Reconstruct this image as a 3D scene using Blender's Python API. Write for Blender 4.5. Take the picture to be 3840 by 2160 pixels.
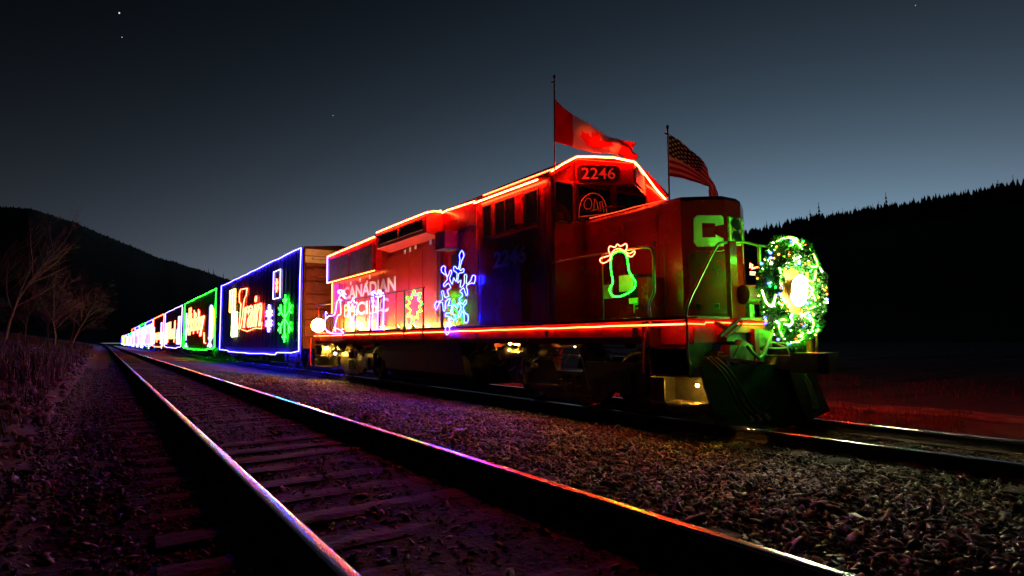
import bpy, math, random
import numpy as np
from mathutils import Vector, Matrix

SKY_K = -8.6; SKY_A = 1.2; ROPE = 90.
random.seed(11); rng = np.random.default_rng(11)
S = bpy.context.scene
COL = S.collection
for o in list(bpy.data.objects): bpy.data.objects.remove(o)

# ------------------------------------------------------------------ camera
cam = bpy.data.cameras.new('camera'); camo = bpy.data.objects.new('camera', cam); COL.objects.link(camo)
cam.sensor_width = 36.0; cam.lens = 2266/3840*36; cam.clip_start = .05; cam.clip_end = 9000
camo.matrix_world = (Matrix.Translation((0, 0, .88)) @ Matrix.Rotation(-math.radians(34.004), 4, 'Z')
                     @ Matrix.Rotation(math.radians(94.817), 4, 'X') @ Matrix.Rotation(math.radians(-.6), 4, 'Z'))
S.camera = camo

# ------------------------------------------------------------------ dusk sky
W = bpy.data.worlds.new('World'); S.world = W; W.use_nodes = True
nt = W.node_tree; N = nt.nodes; L = nt.links; N.clear()
def wn(t, **k):
    n = N.new(t)
    for a, b in k.items(): setattr(n, a, b)
    return n
def wmath(op, a, b=None, clamp=False):
    n = wn('ShaderNodeMath', operation=op, use_clamp=clamp)
    for i, v in enumerate((a, b)):
        if v is None: continue
        if isinstance(v, (int, float)): n.inputs[i].default_value = v
        else: L.new(v, n.inputs[i])
    return n.outputs[0]
tc = wn('ShaderNodeTexCoord'); nrm = wn('ShaderNodeVectorMath', operation='NORMALIZE'); L.new(tc.outputs['Generated'], nrm.inputs[0])
sep = wn('ShaderNodeSeparateXYZ'); L.new(nrm.outputs[0], sep.inputs[0])
flat = wn('ShaderNodeCombineXYZ'); L.new(sep.outputs[0], flat.inputs[0]); L.new(sep.outputs[1], flat.inputs[1])
fn = wn('ShaderNodeVectorMath', operation='NORMALIZE'); L.new(flat.outputs[0], fn.inputs[0])
dt = wn('ShaderNodeVectorMath', operation='DOT_PRODUCT'); L.new(fn.outputs[0], dt.inputs[0]); dt.inputs[1].default_value = (.84, .5426, 0)
el = wmath('MAXIMUM', sep.outputs[2], 0.0)
fe = wmath('EXPONENT', wmath('MULTIPLY', el, SKY_K))
fg = wmath('ADD', wmath('EXPONENT', wmath('MULTIPLY', wmath('SUBTRACT', 1.0, dt.outputs['Value']), -4.5)), .02)
lum = wmath('ADD', wmath('MULTIPLY', wmath('MULTIPLY', fe, fg), SKY_A), .0007)
cm = wn('ShaderNodeMix', data_type='RGBA'); L.new(wmath('MULTIPLY', fg, 1.0, True), cm.inputs[0])
cm.inputs[6].default_value = (.86, .93, 1.14, 1); cm.inputs[7].default_value = (.60, .96, 1.22, 1)
cm2 = wn('ShaderNodeMix', data_type='RGBA'); L.new(wmath('MULTIPLY', el, 1.9, True), cm2.inputs[0])
L.new(cm.outputs[2], cm2.inputs[6]); cm2.inputs[7].default_value = (.62, .98, 1.5, 1)
bg = wn('ShaderNodeBackground'); L.new(cm2.outputs[2], bg.inputs[0]); L.new(lum, bg.inputs[1])
ow = wn('ShaderNodeOutputWorld'); L.new(bg.outputs[0], ow.inputs[0])

S.view_settings.view_transform = 'Standard'; S.view_settings.look = 'None'
S.view_settings.exposure = 0; S.view_settings.gamma = 1; S.view_settings.use_curve_mapping = False
S.render.engine = 'CYCLES'
S.cycles.use_denoising = True; S.cycles.max_bounces = 5; S.cycles.diffuse_bounces = 2; S.cycles.glossy_bounces = 3
S.cycles.transparent_max_bounces = 6; S.cycles.sample_clamp_indirect = 4; S.cycles.use_light_tree = True
S.cycles.caustics_reflective = False; S.cycles.caustics_refractive = False

# ------------------------------------------------------------------ materials
def mat(name, col, rough=.6, metal=0., var=.0, vscale=6., bump=0., bscale=40., col2=None, coat=0., spec=.5, island=False):
    m = bpy.data.materials.new(name); m.use_nodes = True; t = m.node_tree; n = t.nodes; l = t.links
    p = n['Principled BSDF']; p.inputs['Base Color'].default_value = (*col, 1); p.inputs['Roughness'].default_value = rough
    p.inputs['Metallic'].default_value = metal; p.inputs['Coat Weight'].default_value = coat; p.inputs['Specular IOR Level'].default_value = spec
    tcn = n.new('ShaderNodeTexCoord')
    if var or col2 is not None:
        nz = n.new('ShaderNodeTexNoise'); nz.inputs['Scale'].default_value = vscale; nz.inputs['Detail'].default_value = 6; l.new(tcn.outputs['Object'], nz.inputs['Vector'])
        r = n.new('ShaderNodeValToRGB'); c2 = col2 if col2 is not None else tuple(c*(1-var) for c in col)
        r.color_ramp.elements[0].position = .38; r.color_ramp.elements[1].position = .62
        r.color_ramp.elements[0].color = (*c2, 1); r.color_ramp.elements[1].color = (*col, 1); l.new(nz.outputs['Fac'], r.inputs['Fac'])
        out = r.outputs['Color']
        if island:
            g = n.new('ShaderNodeNewGeometry'); mx = n.new('ShaderNodeMix'); mx.data_type = 'RGBA'; mx.blend_type = 'MULTIPLY'; mx.inputs[0].default_value = 1
            mr = n.new('ShaderNodeMapRange'); mr.inputs['To Min'].default_value = .16; mr.inputs['To Max'].default_value = 1.7; l.new(g.outputs['Random Per Island'], mr.inputs['Value'])
            l.new(out, mx.inputs[6]); l.new(mr.outputs[0], mx.inputs[7]); out = mx.outputs[2]
        l.new(out, p.inputs['Base Color'])
        mr = n.new('ShaderNodeMapRange'); mr.inputs['To Min'].default_value = max(0, rough-.1); mr.inputs['To Max'].default_value = min(1, rough+.14)
        l.new(nz.outputs['Fac'], mr.inputs['Value']); l.new(mr.outputs[0], p.inputs['Roughness'])
    if bump:
        nb = n.new('ShaderNodeTexNoise'); nb.inputs['Scale'].default_value = bscale; nb.inputs['Detail'].default_value = 5; l.new(tcn.outputs['Object'], nb.inputs['Vector'])
        b = n.new('ShaderNodeBump'); b.inputs['Strength'].default_value = bump; b.inputs['Distance'].default_value = .02
        l.new(nb.outputs['Fac'], b.inputs['Height']); l.new(b.outputs['Normal'], p.inputs['Normal'])
    return m
def neon(name, col, st):
    m = bpy.data.materials.new(name); m.use_nodes = True; p = m.node_tree.nodes['Principled BSDF']
    p.inputs['Base Color'].default_value = (*[min(1, c) for c in col], 1); p.inputs['Roughness'].default_value = .3
    p.inputs['Emission Color'].default_value = (*col, 1); p.inputs['Emission Strength'].default_value = st
    return m
M = dict(
 red=mat('locomotive_red', (.38, .0045, .0030), .24, var=.16, vscale=1.6, bump=.03, bscale=3., coat=.2, spec=.4),
 glow_red=mat('glow_tinted_red', (.40, .020, .004), .32, var=.2, vscale=2.5, bump=.04, bscale=4, coat=.15),  # hood red shifted to orange, the deck lamps' glow put into the colour
 redm=mat('locomotive_red_matt', (.24, .006, .004), .5, var=.5, vscale=3, bump=.1, bscale=14),
 black=mat('underframe_black', (.007, .006, .006), .40, var=.4, vscale=9, bump=.25, bscale=30),
 grime=mat('running_gear_grime', (.065, .055, .042), .36, metal=.3, var=.5, vscale=7, bump=.35, bscale=25),
 steel=mat('bare_steel', (.42, .40, .37), .3, metal=1., var=.4, vscale=20),
 chrome=mat('handrail_paint', (.30, .24, .16), .28, metal=.6),
 glass=mat('dark_window_glass', (.006, .007, .009), .06, coat=.6),
 rubber=mat('rubber', (.02, .02, .018), .55, bump=.1),
 hose=mat('hose_rubber', (.16, .17, .12), .42, bump=.15),
 white=mat('white_lettering', (.78, .76, .72), .45, var=.12, vscale=9),
 dim=mat('faded_lettering', (.80, .62, .62), .55, var=.4, vscale=14),
 grille=mat('radiator_grille', (.20, .16, .13), .55, metal=.3, var=.4, vscale=8),
 rope_off=mat('unlit_cord', (.12, .12, .10), .5),
 board=mat('number_board', (.035, .006, .006), .4),
 boxcar=mat('boxcar_maroon', (.045, .020, .020), .5, var=.5, vscale=1.2, bump=.15, bscale=9),
 plow=mat('plow_black', (.0018, .0016, .0015), .8, var=.4, vscale=6, bump=.3, spec=.15), boxend=mat('boxcar_end_brown', (.19, .036, .018), .5, var=.45, vscale=1.6, bump=.15, bscale=8),
 cream=mat('reflective_cream', (.72, .62, .40), .5, var=.15),
 rail_side=mat('rusty_rail', (.045, .022, .014), .8, var=.5, vscale=8, bump=.3, bscale=60),
 wood=mat('weathered_timber', (.016, .011, .009), .8, col2=(.009, .006, .005), vscale=5, bump=.7, bscale=22),
 wood2=mat('grey_timber', (.026, .020, .016), .8, col2=(.009, .007, .006), vscale=6, bump=.6, bscale=25),
 plate=mat('tie_plate_steel', (.20, .15, .10), .55, metal=.4, var=.4, vscale=15, bump=.2),
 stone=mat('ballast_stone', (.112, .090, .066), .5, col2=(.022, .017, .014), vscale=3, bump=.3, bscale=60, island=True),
 shade_stone=mat('shade_dark_stone', (.026, .019, .016), .5, col2=(.016, .013, .011), vscale=3, bump=.3, bscale=60, island=True),  # ballast stone again, darkened to put shade into its colour
 leaf=mat('dead_leaves', (.15, .085, .075), .7, col2=(.05, .035, .03), vscale=4, island=True),
 dirt=mat('ballast_dirt', (.012, .010, .008), .9, col2=(.004, .0035, .003), vscale=16, bump=1., bscale=30),
 soil=mat('bank_soil', (.036, .025, .020), .95, col2=(.012, .010, .008), vscale=2.2, bump=1., bscale=9),
 grass=mat('dry_grass', (.085, .055, .045), .8, col2=(.03, .026, .016), vscale=2, island=True),
 forest=mat('conifer_green', (.005, .008, .005), .9, col2=(.003, .005, .003), vscale=.02),
 hill=mat('forest_floor', (.003, .004, .003), .95, col2=(.0015, .002, .0015), vscale=.01),
 bark=mat('pale_bark', (.15, .165, .20), .75, var=.5, vscale=5, bump=.3),
 twig=mat('brown_bark', (.045, .042, .045), .8, var=.4, vscale=5),
 needle=mat('garland_needles', (.08, .30, .05), .5, col2=(.02, .11, .02), vscale=9),
 flagred=None, N=None)
def railtop():
    m = bpy.data.materials.new('polished_railhead'); m.use_nodes = True; t = m.node_tree; n = t.nodes; l = t.links; p = n['Principled BSDF']
    p.inputs['Metallic'].default_value = 1; p.inputs['Base Color'].default_value = (.86, .84, .82, 1)
    tcn = n.new('ShaderNodeTexCoord'); mp = n.new('ShaderNodeMapping'); mp.inputs['Scale'].default_value = (60, 1.2, 60); l.new(tcn.outputs['Object'], mp.inputs[0])
    nz = n.new('ShaderNodeTexNoise'); nz.inputs['Scale'].default_value = 1.5; nz.inputs['Detail'].default_value = 4; l.new(mp.outputs[0], nz.inputs['Vector'])
    mr = n.new('ShaderNodeMapRange'); mr.inputs['To Min'].default_value = .13; mr.inputs['To Max'].default_value = .32; l.new(nz.outputs['Fac'], mr.inputs['Value']); l.new(mr.outputs[0], p.inputs['Roughness'])
    return m
M['rail_top'] = railtop()
def glow_sleeve(name, col, st, op=.30):      # see-through emissive shell, wider than the hose, puts a coloured glow round the core
    m = bpy.data.materials.new(name); m.use_nodes = True; t = m.node_tree; n = t.nodes; l = t.links; n.remove(n['Principled BSDF'])
    e = n.new('ShaderNodeEmission'); e.inputs[0].default_value = (*col, 1); e.inputs[1].default_value = st
    tr = n.new('ShaderNodeBsdfTransparent'); mx = n.new('ShaderNodeMixShader'); mx.inputs[0].default_value = op
    l.new(tr.outputs[0], mx.inputs[1]); l.new(e.outputs[0], mx.inputs[2]); l.new(mx.outputs[0], n['Material Output'].inputs['Surface']); return m
NEON = dict(   # core colour, core strength, sleeve colour, sleeve strength
 red=((1, .038, .008), ROPE, (1, .006, .001), 1.6), roof=((1, .03, .006), ROPE*4, (1, .008, .001), 2.4), far=((1, .01, .003), ROPE*15, (1, .008, .001), 2.4),
 blue=((.018, .013, 1), 240, (.03, .015, 1), 2.2), green=((.006, 1, .009), 75, (.004, 1, .01), 1.8),
 white=((.30, .26, 1), 26, (.15, .10, 1), 2.), weak=((1, .06, .012), 5, (1, .01, .002), .6), front=((1, .03, .006), 45, (1, .006, .001), 2.4), cool=((.5, .5, 1), 5, (.3, .3, 1), 2.), gold=((1, .7, .3), 30, (1, .5, .1), 1.6),
 bow=((1, .08, .03), 22, (1, .012, .004), 1.6),
 warmred=((1, .055, .02), 62, (1, .012, .004), 2.4), yellow=((1, .55, .05), 34, (1, .5, .02), 1.6),
 vio=((.26, .20, 1), 26, (.25, .05, 1), 2.), wgreen=((.20, 1, .06), 60, (.12, .8, .02), 1.6), wwhite=((.8, 1, .35), 34, (.4, .9, .1), 1.6),
 orange=((1, .22, .02), 45, (1, .15, .01), 1.5), bblue=((.08, .10, 1), 60, (.05, .05, 1), 2), dimred=((1, .05, .02), .25, (1, .02, .01), .04),
 bluew=((.006, .008, 1), 330, (.05, .03, 1), 2.4))
NE = {k: neon(k+'_light_core', v[0], v[1]) for k, v in NEON.items()}
SL = {k: glow_sleeve(k+'_glow_shell', v[2], v[3]) for k, v in NEON.items()}
NE.update(head=neon('headlight_lamp', (1, .90, .58), 150), stepl=neon('step_lamp_amber', (1, .56, .06), 1500), fairy=neon('fairy_light', (.34, 1, .05), 380), back=neon('green_fill_light', (.04, 1, .02), 250), bo=neon('orange_bulb', (1, .20, .02), 9), bb=neon('blue_bulb', (.06, .08, 1), 12), bg=neon('green_bulb', (.02, 1, .10), 9), br=neon('red_bulb', (1, .03, .01), 9), star=neon('deck_floodlight', (1, .42, .07), 190), amber=neon('amber_step_lamp', (1, .56, .06), 4200),
 flood=neon('warm_deck_lamp', (1, .42, .07), 1300))

# ------------------------------------------------------------------ mesh builder
class MB:
    def __init__(s): s.v = []; s.f = []; s.m = []; s.sm = []
    def add(s, vs, fs, mi=0, sm=False):
        b = len(s.v); s.v += [tuple(map(float, p)) for p in vs]
        for f in fs: s.f.append(tuple(b+i for i in f)); s.m.append(mi); s.sm.append(sm)
        return s
    def box(s, x0, x1, y0, y1, z0, z1, mi=0, c=0.):
        if c <= 0:
            vs = [(x, y, z) for x in (x0, x1) for y in (y0, y1) for z in (z0, z1)]
            return s.add(vs, [(0, 1, 3, 2), (4, 6, 7, 5), (0, 4, 5, 1), (2, 3, 7, 6), (0, 2, 6, 4), (1, 5, 7, 3)], mi)
        P = [(y0+c, z0), (y1-c, z0), (y1, z0+c), (y1, z1-c), (y1-c, z1), (y0+c, z1), (y0, z1-c), (y0, z0+c)]
        return s.prism(P, x0, x1, mi)
    def prism(s, poly, x0, x1, mi=0, ax='x'):
        n = len(poly); vs = []
        for x in (x0, x1):
            for a, b in poly: vs.append((x, a, b) if ax == 'x' else (a, x, b) if ax == 'y' else (a, b, x))
        fs = [tuple(range(n-1, -1, -1)), tuple(range(n, 2*n))] + [(i, (i+1) % n, n+(i+1) % n, n+i) for i in range(n)]
        return s.add(vs, fs, mi)
    def tube(s, pts, r, n=8, closed=False, mi=0, sm=True, caps=True, r1=None):
        P = [Vector(p) for p in pts]; k = len(P); rings = []
        up = None
        for i in range(k):
            a = P[i-1] if (i > 0 or closed) else P[i]; b = P[(i+1) % k] if (i < k-1 or closed) else P[i]
            t = (b-a); t = t.normalized() if t.length > 1e-9 else Vector((0, 0, 1))
            if up is None: up = t.orthogonal().normalized()
            up = (up - t*up.dot(t)); up = up.normalized() if up.length > 1e-6 else t.orthogonal().normalized()
            w = t.cross(up); rr = r if r1 is None else r+(r1-r)*i/(k-1)
            rings.append([P[i]+(up*math.cos(2*math.pi*j/n)+w*math.sin(2*math.pi*j/n))*rr for j in range(n)])
        vs = [q for g in rings for q in g]; fs = []
        for i in range(k if closed else k-1):
            a = i*n; b = ((i+1) % k)*n
            for j in range(n): fs.append((a+j, a+(j+1) % n, b+(j+1) % n, b+j))
        s.add(vs, fs, mi, sm)
        if caps and not closed: s.add(rings[0], [tuple(range(n-1, -1, -1))], mi); s.add(rings[-1], [tuple(range(n))], mi)
        return s
    def glow(s, pts, r, closed=False, k=2.1, n=6):
        s.tube(pts, r, n, closed, 0); return s.tube(pts, r*k, 8, closed, 1)
    def cyl(s, p0, p1, r, n=20, mi=0): return s.tube([p0, p1], r, n, mi=mi)
    def lathe(s, c, prof, ax='x', n=24, mi=0, sm=True):
        vs = []; fs = []; k = len(prof)
        for a, r in prof:
            for j in range(n):
                u, v = r*math.cos(2*math.pi*j/n), r*math.sin(2*math.pi*j/n)
                vs.append((c[0]+a, c[1]+u, c[2]+v) if ax == 'x' else (c[0]+u, c[1]+a, c[2]+v) if ax == 'y' else (c[0]+u, c[1]+v, c[2]+a))
        for i in range(k-1):
            for j in range(n): fs.append((i*n+j, i*n+(j+1) % n, (i+1)*n+(j+1) % n, (i+1)*n+j))
        s.add(vs, fs, mi, sm); s.add(vs[:n], [tuple(range(n-1, -1, -1))], mi); s.add(vs[-n:], [tuple(range(n))], mi)
        return s
    def ball(s, c, r, n=12, m=8, mi=0, sc=(1, 1, 1)):
        vs = [(c[0], c[1], c[2]-r*sc[2])]; fs = []
        for i in range(1, m):
            a = -math.pi/2+math.pi*i/m
            for j in range(n): vs.append((c[0]+r*sc[0]*math.cos(a)*math.cos(2*math.pi*j/n), c[1]+r*sc[1]*math.cos(a)*math.sin(2*math.pi*j/n), c[2]+r*sc[2]*math.sin(a)))
        vs.append((c[0], c[1], c[2]+r*sc[2])); e = len(vs)-1
        for j in range(n):
            fs.append((0, 1+(j+1) % n, 1+j)); fs.append((e, e-n+j, e-n+(j+1) % n))
            for i in range(m-2): a = 1+i*n; fs.append((a+j, a+(j+1) % n, a+n+(j+1) % n, a+n+j))
        return s.add(vs, fs, mi, True)
    def quad(s, a, b, c, d, mi=0): return s.add([a, b, c, d], [(0, 1, 2, 3)], mi)
    def build(s, name, mats, parent=None, kind=None, label=None, bev=0, **tags):
        me = bpy.data.meshes.new(name); off = Vector(parent.matrix_world.translation) if parent else Vector((0, 0, 0))
        p = parent
        loc = Vector((0, 0, 0))
        while p: loc += p.location; p = p.parent
        me.from_pydata([(x-loc.x, y-loc.y, z-loc.z) for x, y, z in s.v], [], s.f)
        for m in (mats if isinstance(mats, (list, tuple)) else [mats]): me.materials.append(m)
        me.polygons.foreach_set('material_index', s.m); me.polygons.foreach_set('use_smooth', s.sm)
        o = bpy.data.objects.new(name, me); COL.objects.link(o)
        if parent: o.parent = parent
        if kind: o['kind'] = kind
        if label: o['label'] = label
        for k, v in tags.items(): o[k] = v
        if bev:
            b = o.modifiers.new('edge', 'BEVEL'); b.width = bev; b.segments = 2; b.limit_method = 'ANGLE'; b.angle_limit = .7
        return o
def thing(name, label, cat, loc, group=None):
    o = bpy.data.objects.new(name, None); COL.objects.link(o); o.location = loc; o['label'] = label; o['category'] = cat; o.empty_display_size = .1
    if group: o['group'] = group
    return o
def tag(o, label, cat, group=None):
    o['label'] = label; o['category'] = cat
    if group: o['group'] = group
    return o
def recentre(o):          # origin to the mesh's own base
    me = o.data; n = len(me.vertices); a = np.empty(n*3); me.vertices.foreach_get('co', a); a = a.reshape(-1, 3)
    c = (a.min(0)+a.max(0))/2; c[2] = a[:, 2].min(); me.vertices.foreach_set('co', (a-c).ravel()); o.location = Vector(c); me.update(); return o
def smooth_path(P, k=4, closed=True):
    n = len(P); out = []
    for i in range(n if closed else n-1):
        p0 = np.array(P[(i-1) % n] if closed or i > 0 else P[i]); p1 = np.array(P[i]); p2 = np.array(P[(i+1) % n]); p3 = np.array(P[(i+2) % n] if closed or i+2 < n else P[(i+1) % n])
        for j in range(k):
            t = j/k; out.append(tuple(.5*((2*p1)+(-p0+p2)*t+(2*p0-5*p1+4*p2-p3)*t*t+(-p0+3*p1-3*p2+p3)*t**3)))
    if not closed: out.append(tuple(P[-1]))
    return out
def text_mesh(txt, W_, H_, org, ex, ey, thick=.004, outline=0., shear=0., bold=0., name='lettering', m=None, parent=None, label=None, spacing=1.):
    cu = bpy.data.curves.new('t', 'FONT'); cu.body = txt; cu.size = 1; cu.shear = shear; cu.offset = bold; cu.space_character = spacing; cu.resolution_u = 4
    if outline: cu.fill_mode = 'NONE'; cu.bevel_depth = outline; cu.bevel_resolution = 1; cu.extrude = 0
    else: cu.extrude = .01
    o = bpy.data.objects.new('t', cu); COL.objects.link(o); bpy.context.view_layer.update()
    me = bpy.data.meshes.new_from_object(o.evaluated_get(bpy.context.evaluated_depsgraph_get())); bpy.data.objects.remove(o)
    a = np.array([v.co[:] for v in me.vertices]); lo, hi = a.min(0), a.max(0)
    a[:, 0] = (a[:, 0]-lo[0])/(hi[0]-lo[0])*W_; a[:, 1] = (a[:, 1]-lo[1])/(hi[1]-lo[1])*H_
    zr = max(hi[2]-lo[2], 1e-6); a[:, 2] = (a[:, 2]-lo[2])/zr*thick
    ex = np.array(ex, float); ey = np.array(ey, float); ez = np.cross(ex, ey)
    w = np.array(org)+a[:, :1]*ex+a[:, 1:2]*ey+a[:, 2:]*ez
    loc = Vector((0, 0, 0)); p = parent
    while p: loc += p.location; p = p.parent
    w -= np.array(loc); me.vertices.foreach_set('co', w.ravel()); me.materials.clear(); me.materials.append(m); me.update(); me.name = name
    o = bpy.data.objects.new(name, me); COL.objects.link(o)
    if parent: o.parent = parent
    if label: o['label'] = label
    return o
def sign_text(txt, W_, H_, org, r, shear, m, parent=None, name='lettering_light', label=None):
    ex, ey = (0, -1, 0), (0, 0, 1)
    o = text_mesh(txt, W_, H_, org, ex, ey, r*2, outline=r, shear=shear, name=name, m=NE[m], parent=parent, label=label)
    q = text_mesh(txt, W_+r*2, H_+r*2, (org[0]+r, org[1]+r, org[2]-r), ex, ey, r*4.4, outline=r*2.2, shear=shear, name='glow_sleeve', m=SL[m], parent=o if parent else None)
    if parent: q.location = -Vector((0, 0, 0))
    return o, q

# ------------------------------------------------------------------ ground
def vnoise(x, y, seed=0):
    xi = np.floor(x).astype(int); yi = np.floor(y).astype(int); fx = x-xi; fy = y-yi; fx = fx*fx*(3-2*fx); fy = fy*fy*(3-2*fy)
    def h(a, b): n = (a*374761393+b*668265263+seed*1274126177) & 0x7fffffff; n = ((n ^ (n >> 13))*1274126177) & 0x7fffffff; return ((n ^ (n >> 16)) & 0xffff)/65535.
    return (h(xi, yi)*(1-fx)+h(xi+1, yi)*fx)*(1-fy)+(h(xi, yi+1)*(1-fx)+h(xi+1, yi+1)*fx)*fy
PX = [-900, -120, -60, -25, -12, -6, -2.5, -1.2, -.7, -.25, .2, 3.1, 3.7, 5.2, 6.0, 9.5, 10.5, 11.6, 12.4, 14, 30, 200, 900]
PZ = [60, 22, 10, 4.2, 2.0, .95, .36, .14, .0, -.20, -.197, -.195, -.27, -.42, -.495, -.51, -.72, -.62, -.56, -.66, -1.0, -.6, 8]
def Hh(x, y):
    x = np.asarray(x, float); y = np.asarray(y, float)
    z = np.interp(x, PX, PZ)
    a = np.interp(x, [-60, -6, -1, -.5, .2, 3, 3.6, 6, 9.6, 11, 30], [1.2, .5, .13, .05, .03, .03, .09, .03, .02, .08, .3])
    return z + a*(vnoise(x*1.1, y*1.1)-.5) + a*.5*(vnoise(x*3.7, y*3.7, 3)-.5) + a*.25*(vnoise(x*11, y*11, 5)-.5)
def sheet(name, xs, ys, m, dz=0., kind='structure'):
    X, Y = np.meshgrid(xs, ys); Z = Hh(X, Y)+dz
    v = np.stack([X, Y, Z], -1).reshape(-1, 3); nx, ny = len(xs), len(ys)
    i = np.arange((ny-1)*(nx-1)); r = i//(nx-1); c = i % (nx-1); a = r*nx+c
    f = np.stack([a, a+1, a+1+nx, a+nx], -1)
    me = bpy.data.meshes.new(name); me.vertices.add(len(v)); me.vertices.foreach_set('co', v.ravel())
    me.loops.add(f.size); me.loops.foreach_set('vertex_index', f.ravel()); me.polygons.add(len(f))
    me.polygons.foreach_set('loop_start', np.arange(0, f.size, 4)); me.update(calc_edges=True); me.materials.append(m)
    me.polygons.foreach_set('use_smooth', np.ones(len(f), bool))
    o = bpy.data.objects.new(name, me); COL.objects.link(o); o['kind'] = kind; return o
xs = np.unique(np.concatenate([-np.geomspace(4, 900, 50)[::-1], np.arange(-4, 14, .12), np.geomspace(14, 900, 40)]))
ys = np.unique(np.concatenate([-np.geomspace(2, 900, 20)[::-1], np.arange(-2, 24, .14), np.geomspace(24, 2500, 110)]))
tag(sheet('ground', xs, ys, M['soil']), 'dark uneven soil and dry grass either side of the two tracks', 'ground'); del bpy.data.objects['ground']['category']
xb = np.arange(-.42, 9.9, .06); yb = np.unique(np.concatenate([np.arange(-2, 14, .07), np.arange(14, 40, .4), np.geomspace(40, 430, 60)]))
bl = sheet('ballast', xb, yb, M['dirt'], .012)

xp = np.arange(12.2, 14.0, .12); yp = np.arange(-4, 40, .2)
sheet('path', xp, yp, mat('pale_dirt', (.20, .15, .10), .9, col2=(.08, .055, .04), vscale=3, bump=.8, bscale=12), .02)
# loose stones
PH = (1+5**.5)/2
IV = np.array([(-1, PH, 0), (1, PH, 0), (-1, -PH, 0), (1, -PH, 0), (0, -1, PH), (0, 1, PH), (0, -1, -PH), (0, 1, -PH), (PH, 0, -1), (PH, 0, 1), (-PH, 0, -1), (-PH, 0, 1)])/np.sqrt(1+PH*PH)
IF = np.array([(0, 11, 5), (0, 5, 1), (0, 1, 7), (0, 7, 10), (0, 10, 11), (1, 5, 9), (5, 11, 4), (11, 10, 2), (10, 7, 6), (7, 1, 8), (3, 9, 4), (3, 4, 2), (3, 2, 6), (3, 6, 8), (3, 8, 9), (4, 9, 5), (2, 4, 11), (6, 2, 10), (8, 6, 7), (9, 8, 1)])
def rotmats(n, flat=1.):
    q = rng.normal(size=(n, 4)); q[:, 1:3] *= flat; q /= np.linalg.norm(q, axis=1)[:, None]; w, x, y, z = q.T
    return np.stack([1-2*(y*y+z*z), 2*(x*y-z*w), 2*(x*z+y*w), 2*(x*y+z*w), 1-2*(x*x+z*z), 2*(y*z-x*w), 2*(x*z-y*w), 2*(y*z+x*w), 1-2*(x*x+y*y)], -1).reshape(n, 3, 3)
def rocks(name, regions, m, label, lift=.25):
    P = []; Z = []
    for (x0, x1, y0, y1, dens, s0, s1) in regions:
        n = int((x1-x0)*(y1-y0)*dens); px = rng.uniform(x0, x1, n); py = rng.uniform(y0, y1, n)
        s = s0+(s1-s0)*rng.random(n)**2.2; P.append(np.stack([px, py, Hh(px, py)+.012+s*lift], -1)); Z.append(s)
    P = np.concatenate(P); s = np.concatenate(Z); n = len(P)
    prot = IV[None]*(1+rng.uniform(-.5, .42, (40, 12, 1)))*np.array([1.4, .85, .42])*rng.uniform(.65, 1.3, (40, 1, 3))
    v = prot[rng.integers(0, 40, n)]*s[:, None, None]; v = np.einsum('nij,nkj->nki', rotmats(n, .8), v); v[:, :, 2] *= .8
    v += P[:, None]; f = (IF[None]+(np.arange(n)*12)[:, None, None]).reshape(-1)
    return rawmesh(name, v.reshape(-1, 3), f, 3, m, label)
def rawmesh(name, v, f, k, m, label, kind='stuff', parent=None):
    me = bpy.data.meshes.new(name); me.vertices.add(len(v)); me.vertices.foreach_set('co', np.ascontiguousarray(v, float).ravel())
    me.loops.add(len(f)); me.loops.foreach_set('vertex_index', f.astype(np.int32)); me.polygons.add(len(f)//k)
    me.polygons.foreach_set('loop_start', np.arange(0, len(f), k)); me.update(calc_edges=True); me.materials.append(m)
    o = bpy.data.objects.new(name, me); COL.objects.link(o)
    if kind: o['kind'] = kind
    if label: o['label'] = label
    if parent: o.parent = parent
    return o
rocks('gravel', [(2.42, 6.5, -.3, 9, 900, .014, .036), (2.45, 6.4, -.3, 9, 30, .034, .060), (2.42, 6.6, 9, 26, 330, .018, .036), (6.5, 9.4, -.3, 6, 420, .014, .034), (9.1, 10.4, 1, 9, 320, .014, .034)],
      M['stone'], 'loose grey brown ballast stones between the near track and the train')
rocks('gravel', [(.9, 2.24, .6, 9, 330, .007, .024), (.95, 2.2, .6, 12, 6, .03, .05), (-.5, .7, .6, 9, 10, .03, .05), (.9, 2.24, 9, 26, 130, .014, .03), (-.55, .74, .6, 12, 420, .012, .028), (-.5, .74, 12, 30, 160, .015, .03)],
      M['shade_stone'], 'stones darkened for shade inside and left of the near track')
rocks('rubble', [(-5, -.55, 2.5, 12, 60, .015, .06), (-5, -.55, 2.5, 30, 25, .02, .10), (-9, -.6, 30, 60, 5, .04, .16)], M['leaf'], 'rubble and fallen leaves on the bank left of the near track')
tag(rocks('big_stone', [(3.985, 4.0, 2.2, 2.21, 1, 0, 0)], M['stone'], '') if False else MB().ball((3.99, 2.2, -.27), .055, 8, 6, sc=(.75, 1.5, .9)).build('loose_stone', M['stone']), 'large pale oblong stone lying on the ballast at the lower right', 'stone')

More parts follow.
